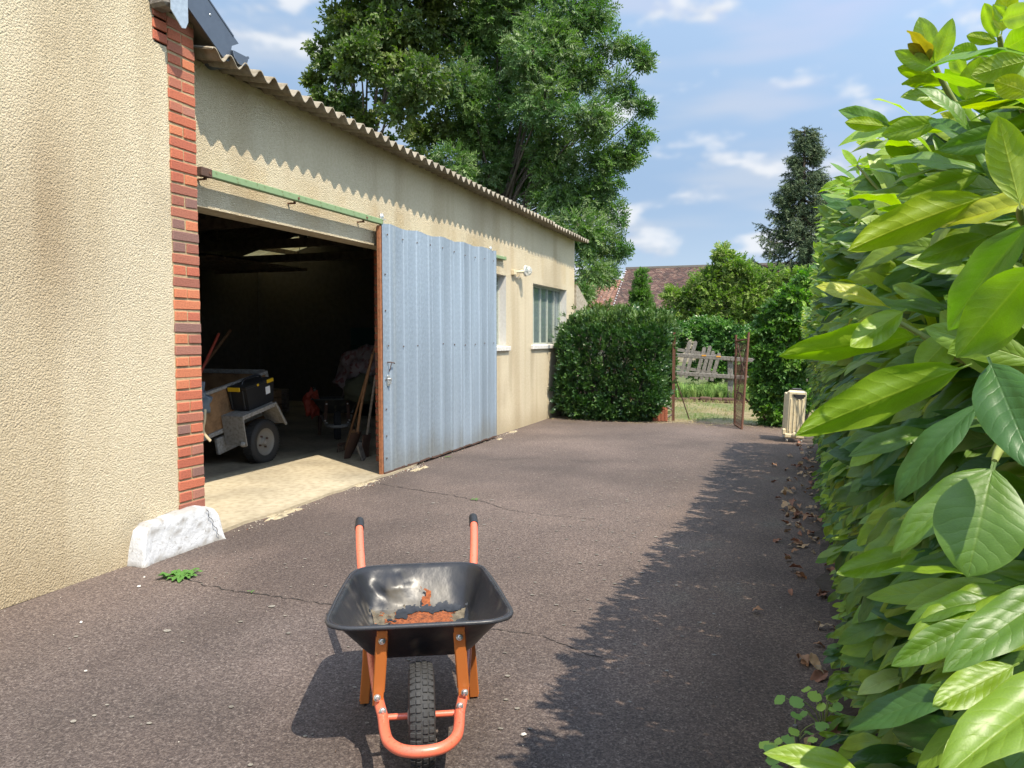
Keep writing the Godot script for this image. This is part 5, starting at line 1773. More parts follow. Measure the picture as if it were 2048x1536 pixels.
	m.tube([Vector3(.0, -.02, 0), Vector3(-.005, .06, 0), Vector3(-.02, .17, .01)], [.011, .010, .008], 8)
	put(m, M.woodold, "stake_body", st)

func far_things() -> void:
	# ranch fence along the lane
	var f := thing("rail_fence", "lichen spotted two-rail wooden fence beyond the gate", "fence", Vector3(0, 0, -19.6))
	for x in [-6.6, -4.0, -1.4, 1.2]:
		var m := MB.new()
		m.bevel(Vector3(x, .52, -.05), Vector3(.13, 1.12, .12), .012, Basis(Vector3.BACK, .02))
		put(m, M.woodold, "post", f)
	for q in [[1.06, .92], [.59, .50]]:
		for k in 3:
			var x0 := -6.6 + k * 2.6
			var a := Vector3(x0, lerpf(q[0] + .13, q[1] + .0, (x0 + 4.0) / 4.5), .06)
			var b := Vector3(x0 + 2.6, lerpf(q[0] + .13, q[1], (x0 + 6.6) / 4.5), .06)
			var m := MB.new()
			var d := (b - a).normalized()
			m.bevel((a + b) * .5, Vector3(2.6, .10, .045), .01, Basis(d, Vector3.UP, d.cross(Vector3.UP)))
			var o := put(m, M.woodold, "rail", f)
			for j in 3:
				var l := MB.new()
				var at := a.lerp(b, rg.randf_range(.1, .9))
				l.bevel(at + Vector3(0, .035, .026), Vector3(rg.randf_range(.06, .14), .035, .006), .002)
				put(l, M.lichen, "lichen", o)
	# the broken picket panel behind it
	var p := thing("picket_panel", "broken grey picket panel leaning behind the rail fence", "fence panel", Vector3(-2.35, .56, -19.95))
	p.rotation = Vector3(-.1, 0, -.10)
	for k in 7:
		if k == 2: continue
		var m := MB.new()
		var hh := .95 - .03 * k + .06 * sin(k * 2.0)
		m.prism(PackedVector2Array([Vector2(-.045, 0), Vector2(.045, 0), Vector2(.045, hh - .04), Vector2(.015, hh), Vector2(-.045, hh - .02)]), .022, Vector3(-.30 + k * .13, -.05, .0), Basis(Vector3.BACK, -.13 + .02 * sin(k * 4.0)))
		put(m, M.woodold, "picket", p)
	for y in [.18, .62]:
		var m := MB.new()
		m.box(Vector3(-.0, y, -.03), Vector3(1.2, .08, .03), Basis(Vector3.BACK, -.06))
		put(m, M.woodold, "rail", p)
	# low kerb of sods and stones along the lane's near side
	var kb := thing("low_kerb", "low overgrown stone kerb under the rail fence", "kerb", Vector3(0, 0, -19.35))
	for k in 26:
		var m := MB.new()
		m.bevel(Vector3(-5.2 + k * .27, rg.randf_range(-.03, .03), rg.randf_range(-.04, .04)), Vector3(.27, .14, .16), .03, Basis(Vector3.UP, rg.randf_range(-.1, .1)), .01, rg)
		put(m, M.rustdark, "stone", kb)
	# the tiled house far behind
	var h := thing("tiled_house", "far house with steep dark brown clay tile roof and lower pantiled wing", "house")
	var Z := -50.0
	var s := 50.0 / 38.0
	var L := -8.09 * s
	var m := MB.new()
	m.box(Vector3(L + 5.4, 1.8, Z - 4.6), Vector3(10.5, 3.6, 8.6))
	m.box(Vector3(L - 3.0, 1.8, Z - 4.6), Vector3(6.5, 3.4, 7.6))
	put(m, M.housewall, "wall", h)
	var ridge := 6.43
	var eave := 3.35
	for side in [1, -1]:
		roof_tiles(h, Vector3(L - .35 + 5.6, ridge, Z - 4.4), 11.5, ridge - eave, 4.7, side, .19, .16, M.tile, [Color(.085, .048, .038), Color(.115, .062, .048), Color(.065, .04, .034), Color(.15, .095, .072), Color(.095, .052, .043)], false)
		roof_tiles(h, Vector3(L - 3.3, 5.65, Z - 4.2), 6.2, 2.4, 4.4, side, .30, .26, M.pantile, [Color(.20, .10, .065), Color(.16, .08, .055), Color(.23, .13, .09)], true)
	m = MB.new()
	m.box(Vector3(L + 5.25, ridge + .03, Z - 4.4), Vector3(11.5, .14, .26))
	put(m, M.woodold, "ridge", h)
	m = MB.new()
	for e in [L - .3, L + 10.6]:
		m.prism(PackedVector2Array([Vector2(-4.4, eave + .1), Vector2(0, ridge - .1), Vector2(4.4, eave + .1)]), .2, Vector3(e + .2, 0, Z - 4.4), Basis(Vector3(0, 0, 1), Vector3.UP, Vector3.LEFT))
	put(m, M.housewall, "gable", h)

func roof_tiles(h: Node3D, top: Vector3, wid: float, drop: float, run: float, side: int, tw: float, th: float, mt: Material, tones: Array, curved: bool) -> void:
	var b := MB.new()
	var sl := Vector2(run, drop).length()
	var down := Vector3(0, -drop, run * side).normalized()
	var across := Vector3.RIGHT
	var nn := across.cross(down) * (-side)
	var under := MB.new()
	under.box(top + down * sl * .5 - nn * .06, Vector3(wid, .08, sl), Basis(across, nn, across.cross(nn)))
	put(under, mt, "roof", h)
	var q := MB.new()
	if curved:
		var rows := []
		for j in 2:
			var row := []
			for k in 7:
				var u := k / 6.0
				row.append(Vector3((u - .5) * tw, .03 * sin(u * TAU) + .02 * j, j * th * 1.1))
			rows.append(row)
		q.sheet(rows)
		q.sheet([rows[1], rows[1].map(func(p): return p - Vector3(0, .025, 0))])
	else:
		q.hexa(Vector3(0, .012, th * .6), Vector3(tw * .94, .02, th * 1.2), Vector3(tw * .94, .02, th * 1.2), Basis(Vector3.RIGHT, -.1))
	var at := []
	var tint := []
	for j in int(sl / th):
		for k in int(wid / tw):
			var p := top + down * (j * th) + across * (-wid * .5 + (k + .5 + (.5 if j % 2 and not curved else 0.0)) * tw) + nn * .0
			at.append(Transform3D(Basis(across, nn, down).rotated(nn, rg.randfn() * .02), p + nn * rg.randf_range(0, .012)))
			var c: Color = tones[rg.randi() % tones.size()]
			var g := 1.0 + .5 * nz.get_noise_2d(p.x * 30, p.y * 50)
			tint.append(c * g)
	many(q.mesh(), mt, at, tint, "roof_tiles", h)

# ---------- vegetation ----------
func leaf_tone(k: int) -> Color:
	return [Color(.44, .50, .035), Color(.30, .42, .035), Color(.165, .28, .035), Color(.37, .48, .045), Color(.62, .58, .035), Color(.085, .195, .04), Color(.50, .56, .20), Color(.44, .27, .11)][k]

# a single leaf: y from stalk to tip (0..1), x across (-.5..+.5), z the upper face
func leaf_mesh(nl: int, nw: int, curl: float, fold: float, wave: float, sd: float, peak := .55) -> MB:
	var rows := []
	var y := 0.0
	var z := 0.0
	var an := .25 * curl
	for r in nl + 1:
		var t := r / float(nl)
		var g := 0.0
		if t < .07: g = .05
		else:
			var u := (t - .07) / .93
			g = pow(sin(PI * pow(u, .9 if peak < .52 else 1.08)), .72) * (1.0 - .12 * u)
			g = maxf(g, .05 if u < .3 else .0)
		var row := []
		for k in nw + 1:
			var s := k / float(nw) * 2 - 1
			var a := absf(s)
			var zz := z + fold * a * g * .5 * (1.0 - .5 * a) + wave * g * a * sin(t * 15.0 + sd + (1.3 if s > 0 else 0.0)) - .05 * a * a * a * g
			row.append(Vector3(s * .5 * g, y, zz))
		rows.append(row)
		an -= curl / nl
		y += cos(an) / nl
		z += sin(an) / nl
	var m := MB.new()
	m.sheet(rows, false, true)
	return m

func spray(n: int, stem: float, ll: float, lw: float, spread: float, droop: float, sd: int, fine := false) -> MB:
	var r := RandomNumberGenerator.new()
	r.seed = sd
	var m := MB.new()
	for k in n:
		var t := lerpf(.15, 1.0, k / float(maxi(1, n - 1)))
		var side := -1.0 if k % 2 else 1.0
		var last := k == n - 1
		var dir := Vector3(side * sin(spread) * (0.0 if last else 1.0), cos(spread) if not last else 1.0, r.randf_range(-.45, .45) - droop).normalized()
		var up := Vector3(r.randf_range(-.5, .5), r.randf_range(-.3, .3), 1).normalized()
		var x := dir.cross(up).normalized()
		var nn := x.cross(dir)
		var b := Vector3(0, t * stem, -droop * t * t * stem * .5)
		var l := ll * r.randf_range(.75, 1.15)
		var w := lw * r.randf_range(.8, 1.15)
		var tip := b + dir * l - nn * l * .15
		var m1 := b + dir * l * .48
		var a := m1 + x * w * .5 + nn * w * .18
		var d := m1 - x * w * .5 + nn * w * .18
		if fine:
			var m2 := b + dir * l * .75 - nn * l * .05
			var a2 := m2 + x * w * .36 + nn * w * .10
			var d2 := m2 - x * w * .36 + nn * w * .10
			m.tri(b, a, m1); m.tri(b, m1, d)
			m.quad(a, a2, m2, m1); m.quad(m1, m2, d2, d)
			m.tri(a2, tip, m2); m.tri(m2, tip, d2)
		else:
			m.tri(b, a, tip)
			m.tri(b, tip, d)
	return m

func axis_basis(axis: Vector3, roll: float, s: float) -> Basis:
	var y := axis.normalized()
	var x := y.cross(Vector3.UP if absf(y.y) < .95 else Vector3.RIGHT).normalized()
	x = x.rotated(y, roll)
	return Basis(x, y, x.cross(y)).scaled_local(Vector3.ONE * s)

func rand_dir() -> Vector3:
	return Vector3(rg.randfn(), rg.randfn(), rg.randfn()).normalized()

# leaf sprays in clumps spread through the round masses of a crown, with twigs that carry them
func crown(tree: Node3D, masses: Array, shape: Mesh, mt: Material, dens: float, per: int, cr: float, sc: float, tones: Array, droop: float, twig: MB) -> void:
	var at := []
	var tint := []
	var cr0 := cr
	for b in masses:
		var c: Vector3 = b[0]
		var r: float = b[1]
		cr = minf(cr0, r * .6)
		var n := maxi(3, int(dens * r * r))
		for k in n:
			var d := rand_dir()
			var p := c + d * maxf(r - cr * .85, r * .3) * pow(rg.randf(), .45)
			if twig and k % 2 == 0:
				twig.tube([c + (p - c) * .1, c.lerp(p, .6) + Vector3(0, r * .06, 0), p], [.028 * minf(r, 1.5), .017 * minf(r, 1.5), .006], 4, false)
			var q := int(per * rg.randf_range(.6, 1.35))
			var cs := cr * rg.randf_range(.6, 1.25)
			var tone: Color = tones[rg.randi() % tones.size()]
			for j in q:
				var e := rand_dir()
				e.y = e.y * .75 + .12
				var pos := p + e * cs * pow(rg.randf(), .5)
				var ax := (e + d * .5 + Vector3(0, -droop, 0) + rand_dir() * .35).normalized()
				at.append(Transform3D(axis_basis(ax, rg.randf() * TAU, sc * rg.randf_range(.7, 1.25)), pos))
				tint.append(tone * rg.randf_range(.78, 1.22))
	many(shape, mt, at, tint, "crown", tree)

func limbs(m: MB, base: Vector3, fork: Vector3, r: float, masses: Array) -> void:
	m.tube(smooth([base, base.lerp(fork, .5) + Vector3(.15, 0, .1), fork], 5), [r, r * .97, r * .95, r * .92, r * .9, r * .86, r * .83, r * .8, r * .76, r * .72, r * .7], 10)
	for b in masses:
		var p: Vector3 = b[0]
		var s: Vector3 = fork.lerp(base, rg.randf_range(0, .35))
		if p.y < s.y: s = base.lerp(fork, clampf((p.y - base.y) / maxf(.1, fork.y - base.y) * .8, .1, .9))
		var mid := s.lerp(p, .5) + Vector3(rg.randf_range(-.3, .3), absf(p.y - s.y) * .12, rg.randf_range(-.3, .3))
		var w: float = r * .13 + .015 * b[1]
		m.tube(smooth([s, mid, p], 4), [w, w * .88, w * .76, w * .64, w * .54, w * .44, w * .34, w * .26, w * .18], 6, false)

func tree(called: String, label: String, cat: String, masses: Array, base: Vector3, fork: Vector3, r: float, shape: Mesh, mt: Material, dens: float, per: int, cr: float, sc: float, tones: Array, droop: float) -> void:
	var t := thing(called, label, cat)
	var tw := MB.new()
	var tr := MB.new()
	limbs(tr, base, fork, r, masses)
	put(tr, M.bark, "trunk", t)
	crown(t, masses, shape, mt, dens, per, cr, sc, tones, droop, tw)
	put(tw, M.bark, "twigs", t).set_meta("kind", "stuff")

func plants() -> void:
	hedge()
	clipped_bush()
	var ash := spray(9, .26, .115, .042, 1.0, .35, 5)
	var broad := spray(7, .16, .13, .10, 1.15, .2, 9)
	var small := spray(9, .2, .085, .05, .9, .15, 12)
	tree("ash_tree", "tall bright green ash tree with feathery drooping leaves behind the workshop", "tree", ASH, Vector3(-7.6, 0, -21.0), Vector3(-7.9, 5.5, -20.8), .30, ash.mesh(), M.treeleaf, 24.0, 34, .42, .95,
		[Color(.145, .24, .062), Color(.115, .205, .06), Color(.17, .26, .075), Color(.09, .175, .05), Color(.18, .25, .10)], .45)
	tree("maple_tree", "tall dark olive maple tree with bare lower limbs, left of the ash", "tree", MAPLE, Vector3(-11.3, 0, -19.0), Vector3(-11.2, 7.3, -18.9), .26, broad.mesh(), M.treeleaf, 19.0, 28, .38, .9,
		[Color(.125, .175, .045), Color(.11, .16, .045), Color(.145, .185, .045), Color(.09, .14, .04)], .15)
	tree("elder_bush", "broad pale green elder bush in front of the far tiled roof", "bush", ELDER, Vector3(-1.9, 0, -25.2), Vector3(-1.9, 1.6, -25.1), .12, small.mesh(), M.softleaf, 26, 44, .3, 1.05,
		[Color(.27, .34, .08), Color(.23, .31, .07), Color(.30, .35, .11), Color(.17, .25, .06)], .1)
	tree("young_conifer", "small upright light green conifer before the tiled roof", "conifer", CYPRESS, Vector3(-4.85, 0, -26.0), Vector3(-4.8, 2.6, -26.0), .05, small.mesh(), M.softleaf, 200, 20, .16, .7,
		[Color(.13, .23, .05), Color(.10, .19, .05), Color(.16, .26, .07)], -.4)
	tree("scrub_bush", "low scrubby bush growing behind the clipped evergreen", "bush", BUSHFAR, Vector3(-5.6, 0, -24.2), Vector3(-5.6, 1.2, -24.2), .06, small.mesh(), M.softleaf, 30, 36, .28, .9,
		[Color(.11, .17, .045), Color(.16, .20, .06), Color(.085, .14, .04)], .1)
	tree("ivy_mound", "dense mound of dark ivy and bramble behind the picket panel", "ivy", IVY, Vector3(-2.2, 0, -21.8), Vector3(-2.2, 1.0, -21.8), .06, broad.mesh(), M.bushleaf, 75, 34, .2, .62,
		[Color(.075, .17, .04), Color(.10, .21, .045), Color(.13, .25, .05), Color(.055, .13, .035)], .3)
	tree("vine_bush", "loose light green climbing bush between the mesh gate and the laurel hedge", "bush", VINE, Vector3(.2, 0, -14.4), Vector3(.2, 1.2, -14.4), .05, broad.mesh(), M.softleaf, 110, 30, .17, .55,
		[Color(.12, .25, .04), Color(.17, .31, .04), Color(.09, .19, .035), Color(.21, .35, .05), Color(.07, .155, .035)], .3)
	tree("dark_tree", "dark rounded tree standing far behind the laurel hedge, mirrored in the window", "tree", [[Vector3(6.5, 3.4, -46), 1.7], [Vector3(8.2, 3.0, -47), 1.6], [Vector3(4.9, 2.6, -45), 1.4], [Vector3(10, 3.2, -50), 1.8], [Vector3(3.6, 2.2, -43), 1.2], [Vector3(7, 1.6, -45), 1.6]], Vector3(6.5, 0, -46), Vector3(6.5, 2.2, -46), .2, broad.mesh(), M.treeleaf, 10.0, 26, .5, 1.4,
		[Color(.07, .115, .035), Color(.06, .10, .03)], .1)
	spruce()
	grasses()
	small_weeds()

func hedge() -> void:
	var h := thing("laurel_hedge", "tall cherry laurel hedge with big glossy leaves along the right of the yard", "hedge")
	var shapes := []
	for q in [[.9, .35, .03, 0.0, .55], [.5, .55, .04, 2.0, .5], [1.3, .25, .05, 4.0, .6], [.2, .45, .035, 1.0, .5]]:
		shapes.append(leaf_mesh(14, 6, q[0], q[1], q[2], q[3], q[4]).mesh())
	var mats := []
	for k in 8:
		var mm: StandardMaterial3D = M.laurel.duplicate()
		mm.albedo_color = leaf_tone(k).linear_to_srgb()
		mats.append(mm)
	var n_parts := 0
	for q in HAND:
		var ax: Vector3 = q[1] - q[0]
		var l := ax.length() * 1.04
		ax = ax.normalized()
		var nn: Vector3 = (q[2] - ax * q[2].dot(ax)).normalized()
		var o := put(shapes[[1, 3, 0, 1][n_parts % 4]], mats[q[4]], "leaf", h)
		o.transform = Transform3D(Basis(ax.cross(nn) * q[3], ax * l, nn * l * .55), q[0])
		n_parts += 1
	var st := MB.new()
	for s in HAND_STEMS:
		var pts := smooth(s, 5)
		var rad := []
		for k in pts.size(): rad.append(lerpf(.0022, .0062, k / float(pts.size())))
		st.tube(pts, rad, 7)
	# shoots over the face and the top; leaves spiral round each
	var leaves := []
	var eye := Vector3(0, 1.55, 0)
	var fwd := Vector3(-sin(deg_to_rad(19.95)), -.06, -cos(deg_to_rad(19.95)))
	for k in 6600:
		var on_top := k % 4 == 3
		var z := -.35 - 12.4 * pow(rg.randf(), 1.25)
		if k > 5500: z = rg.randf_range(-.6, 1.7)
		var y := rg.randf_range(.04, 2.0)
		var back := pow(rg.randf(), 1.6) * .34
		var bulge := .05 * nz.get_noise_2d(z * 28.0, y * 28.0) + .03 * sin(z * 2.1)
		var face := .245 + bulge + .075 * smoothstep(-1.3, -2.6, z) * (1.0 - .85 * smoothstep(1.2, 1.75, y)) + (.08 if z > -1.25 else 0.0) + .14 * smoothstep(-.7, -.1, z) + .12 * smoothstep(1.3, .3, y) + .14 * smoothstep(-6.5, -10.0, z) * smoothstep(1.5, .8, y) + .05 * smoothstep(1.5, 1.85, y) * smoothstep(-2.2, -1.4, z) - .12 * smoothstep(.45, .0, y) * smoothstep(-3.9, -3.2, z)
		var roof := 2.06 - .25 * smoothstep(-3.2, -6.5, z) - .13 * smoothstep(-3.0, -1.6, z) - .16 * smoothstep(-1.35, -.75, z) + .16 * smoothstep(-.5, .1, z) + .07 * nz.get_noise_2d(z * 40.0, 3.0)
		if z < -11.2: continue
		var p := Vector3(face + back, y, z)
		var grow := Vector3(-.9, .25, .12)
		var old := 1.0
		if on_top:
			p = Vector3(.20 + rg.randf() * 1.1, roof - .12 + bulge * .6 - pow(rg.randf(), 2) * .3, z)
			grow = Vector3(-.35, .9, 0)
			old = .3
		else:
			var top := smoothstep(1.35, 1.95, y)
			grow = Vector3(-.85, .15 + .75 * top, .1)
		grow = (grow + rand_dir() * .42).normalized()
		var ln := rg.randf_range(.09, .2)
		if p.distance_to(eye) < .72: continue
		var tip := p + grow * ln
		var fresh := rg.randf() < (.38 if on_top or y > 1.6 else .14)
		if rg.randf() < .55 and tip.distance_to(eye) > 1.25 and tip.y < roof:
			st.tube([p - grow * .2, p.lerp(tip, .4), tip], [.005, .0038, .002], 5, false)
		var n := rg.randi_range(6, 9)
		var spin := rg.randf() * TAU
		for j in n:
			var t := j / (n - 1.0)
			var a := spin + j * 2.4
			var e1 := grow.cross(Vector3.UP).normalized()
			var e2 := e1.cross(grow)
			var out := e1 * cos(a) + e2 * sin(a)
			var hang := lerpf(.62, .12, smoothstep(1.0, 1.95, y)) if not on_top else .12
			var ax := (grow * (.5 + .5 * t) + out * (.62 - .25 * t) + Vector3(-.42, -hang * 1.1, .12) + rand_dir() * .22).normalized()
			var l := rg.randf_range(.095, .155) * (1.0 - .35 * t * (1.0 if fresh else .4)) * (.85 if y < .5 else 1.0)
			var w := l * rg.randf_range(.27, .35)
			var b := p.lerp(tip, .1 + .9 * t)
			var e := b + ax * l
			if minf(b.distance_to(eye), e.distance_to(eye)) < .84: continue
			if minf(b.x, e.x) < .055 + .02 * rg.randf() + .09 * smoothstep(-2.2, -5.0, z) * (1.0 - .8 * smoothstep(1.2, 1.75, e.y)): continue
			if e.y < .01: continue
			if maxf(b.y, e.y) > roof + .03 + (.10 if k % 16 == 3 else 0.0): continue
			var nn := Vector3(-.35, .75, .65) + rand_dir() * .62
			nn = (nn - ax * nn.dot(ax)).normalized()
			var tone := leaf_tone([1, 2, 2, 5, 1, 3][rg.randi() % 6])
			if fresh and t > .35: tone = leaf_tone([3, 0, 0, 6, 4, 3][rg.randi() % 6])
			elif fresh: tone = leaf_tone([3, 1, 0][rg.randi() % 3])
			if y < 1.2 and rg.randf() < .3: tone = tone.lerp(leaf_tone(2), .5)
			tone *= rg.randf_range(.62, 1.32)
			var to := b.lerp(e, .5) - eye
			var dist := to.length()
			var seen := to.normalized().dot(fwd) > .80 and e.x - .245 * -e.z < .05
			leaves.append([Transform3D(Basis(ax.cross(nn) * w, ax * l, nn * l * rg.randf_range(.15, 1.25)), b), tone, (l / dist if seen and back < .1 else 0.0) * rg.randf_range(.9, 1.0)])
	# older leaves that fill the inside
	for k in 18000:
		var p := Vector3(rg.randf_range(.50, 1.35), rg.randf_range(.08, 1.85), rg.randf_range(-11.3, 1.6))
		if p.z > -.9: p.x += .12
		if p.z < -6.0 and p.y > 1.7: continue
		var ax := (rand_dir() + Vector3(-.4, -.3, 0)).normalized()
		var nn := rand_dir()
		nn = (nn - ax * nn.dot(ax)).normalized()
		var l := rg.randf_range(.13, .20)
		leaves.append([Transform3D(Basis(ax.cross(nn) * l * .42, ax * l, nn * l), p), leaf_tone([2, 5][k % 2]), 0.0])
	leaves.sort_custom(func(a, b): return a[2] > b[2])
	var at := []
	var tint := []
	var tints := {}
	for k in leaves.size():
		var q = leaves[k]
		if n_parts < 300 and q[2] > 0:
			var best := 0
			for j in 8:
				var c := leaf_tone(j)
				if Vector3(c.r - q[1].r, c.g - q[1].g, c.b - q[1].b).length() < Vector3(leaf_tone(best).r - q[1].r, leaf_tone(best).g - q[1].g, leaf_tone(best).b - q[1].b).length(): best = j
			var o := put(shapes[k % 4], mats[best], "leaf", h)
			o.transform = q[0]
			n_parts += 1
		else:
			at.append(q[0])
			tint.append(q[1])
	many(leaf_mesh(9, 4, .9, .4, .035, 1.0).mesh(), M.laurel, at, tint, "leaves", h)
	# branches that stand inside
	for k in 90:
		var z := -.5 - 12.0 * rg.randf()
		var x := rg.randf_range(.55, 1.1)
		var b := Vector3(x, 0, z)
		var pts := [b, b + Vector3(-.1, .7, rg.randf_range(-.2, .2)), b + Vector3(rg.randf_range(-.3, .1), 1.8, rg.randf_range(-.4, .4))]
		st.tube(smooth(pts, 4), [.02, .019, .018, .017, .015, .013, .011, .009, .006], 6, false)
	put(st, M.stem, "shoots", h).set_meta("kind", "stuff")
	# soil strip the hedge grows from
	var so := MB.new()
	var rows := []
	for z in steps(-13.8, .6, .1):
		var row := []
		for k in 13:
			var x := .22 + k * .11 + .08 * nf.get_noise_2d(z * 30, 3) * (1.0 if k == 0 else 0.0)
			row.append(Vector3(x, .004 + .055 * smoothstep(0, 4, k) + .02 * nf.get_noise_2d(x * 60, z * 60) * minf(k, 1.0), z))
		rows.append(row)
	so.sheet(rows, false, true)
	for i in so.v.size():
		so.uv[i] = Vector2(so.v[i].x, so.v[i].z)
		so.c[i] = Color(.085, .06, .042)
	struct(so, M.soil, "hedge_soil")

func clipped_bush() -> void:
	var b := thing("clipped_evergreen", "squat box-clipped dark evergreen bush against the workshop's far end", "bush")
	var sp := spray(8, .07, .075, .026, .75, -.1, 3, true)
	var at := []
	var tint := []
	# centre and half sizes of the clipped block
	var c := Vector3(-3.20, .93, -14.75)
	var hs := Vector3(.98, .95, .85)
	for k in 9500:
		var d := Vector3(rg.randf_range(-1, 1), rg.randf_range(-1, 1), rg.randf_range(-1, 1))
		# push towards the skin of a rounded box
		var m := maxf(absf(d.x), maxf(absf(d.y), absf(d.z)))
		if rg.randf() < .82: d /= m
		d *= 1.0 - .22 * rg.randf() * rg.randf()
		var rnd := pow(pow(absf(d.x), 4.5) + pow(absf(d.y), 4.5) + pow(absf(d.z), 4.5), 1.0 / 4.5)
		if rnd > 1.0: d /= rnd
		var p := c + d * hs
		p.x += .10 * (p.y - .9) * (1.0 if d.x > 0 else .2)
		p += Vector3(1, .6, 1) * .20 * nz.get_noise_3d(p.x * 50, p.y * 50, p.z * 50)
		if k % 23 == 0: p += d * rg.randf_range(.04, .16)
		if p.y < .03: continue
		if p.y > 1.75: p.y += rg.randf() * .12
		var out := Vector3(pow(d.x, 3), pow(d.y, 3), pow(d.z, 3)).normalized()
		var ax := (out * .8 + Vector3(0, .55, 0) + rand_dir() * .55).normalized()
		if p.x < WX + .06 or p.x < WX + .1 and ax.x < 0: continue
		at.append(Transform3D(axis_basis(ax, rg.randf() * TAU, rg.randf_range(.75, 1.3)), p))
		var t: Color = [Color(.045, .10, .028), Color(.055, .12, .028), Color(.035, .085, .028), Color(.08, .155, .035)][rg.randi() % 4]
		if p.y > 1.7: t = t.lerp(Color(.15, .22, .05), rg.randf() * .7)
		tint.append(t)
	many(sp.mesh(), M.bushleaf, at, tint, "foliage", b)
	var st := MB.new()
	for k in 46:
		var q := c + Vector3(rg.randf_range(-.85, .85), 0, rg.randf_range(-.7, .7))
		st.tube([Vector3(lerpf(q.x, c.x, .5), 0, lerpf(q.z, c.z, .5)), Vector3(q.x, .8, q.z), Vector3(q.x + rg.randf_range(-.15, .15), 1.7, q.z)], [.014, .01, .005], 5, false)
	put(st, M.bark, "stems", b).set_meta("kind", "stuff")

func spruce() -> void:
	var t := thing("spruce_tree", "tall narrow dark spruce with drooping branches standing far behind the hedge", "conifer", Vector3(.32, 0, -34.0))
	var tr := MB.new()
	tr.tube([Vector3.ZERO, Vector3(0, 4, 0), Vector3(.03, 8, 0), Vector3(0, 10.1, 0)], [.2, .14, .07, .015], 8)
	var needles := MB.new()
	var r := RandomNumberGenerator.new()
	r.seed = 8
	for k in 22:
		var y := k / 22.0 * .34
		var d := Vector3(r.randf_range(-1, 1), r.randf_range(.1, .9), r.randf_range(-1, 1)).normalized() * .085
		var x := Vector3(r.randf_range(-1, 1), r.randf_range(-.3, .3), r.randf_range(-1, 1)).normalized() * .014
		needles.tri(Vector3(0, y, 0) - x, Vector3(0, y, 0) + x, Vector3(0, y, 0) + d)
	var at := []
	var tint := []
	var y := 1.2
	while y < 10.0:
		var reach := .34 * (10.25 - y) + .14
		reach = minf(reach, 3.0)
		for k in rg.randi_range(6, 9):
			var an := rg.randf() * TAU
			var l := reach * rg.randf_range(.55, 1.18)
			var out := Vector3(cos(an), 0, sin(an))
			var pts := []
			for j in 7:
				var u := j / 6.0
				pts.append(Vector3(0, y, 0) + out * l * u + Vector3(0, -.42 * l * sin(u * PI * .62) + .22 * l * u * u * u + (.5 * u * l if y > 8.6 else 0.0), 0))
			tr.tube(pts, [.03, .026, .022, .018, .014, .01, .005], 4, false)
			for j in int(26 * l + 9):
				var u := sqrt(rg.randf()) * 1.02
				var q := u * 6.0
				var i := clampi(int(q), 0, 5)
				var p: Vector3 = pts[i].lerp(pts[i + 1], q - i)
				var side := out.cross(Vector3.UP) * (1 if rg.randf() < .5 else -1)
				var ax := (out * .6 + side * rg.randf_range(0, .9) + Vector3(0, rg.randf_range(-1.4, .15), 0)).normalized()
				at.append(Transform3D(axis_basis(ax, rg.randf() * TAU, rg.randf_range(.7, 1.35)), p))
				tint.append([Color(.070, .105, .046), Color(.088, .13, .052), Color(.056, .088, .042), Color(.11, .14, .064)][rg.randi() % 4])
		y += rg.randf_range(.16, .26)
	put(tr, M.bark, "trunk", t)
	many(needles.mesh(), M.needle, at, tint, "crown", t)

func blade_tuft(n: int, h: float, lean: float, w: float, sd: int) -> MB:
	var r := RandomNumberGenerator.new()
	r.seed = sd
	var m := MB.new()
	for k in n:
		var an := r.randf() * TAU
		var d := Vector3(cos(an), 0, sin(an))
		var x := Vector3(-d.z, 0, d.x) * w
		var b := d * r.randf() * .04
		var hh := h * r.randf_range(.6, 1.1)
		var p1 := b + Vector3(0, hh * .6, 0) + d * lean * .3
		var p2 := b + Vector3(0, hh * (1.0 - lean), 0) + d * lean * 1.1
		m.quad(b - x, b + x, p1 + x * .8, p1 - x * .8)
		m.tri(p1 - x * .8, p1 + x * .8, p2)
	return m

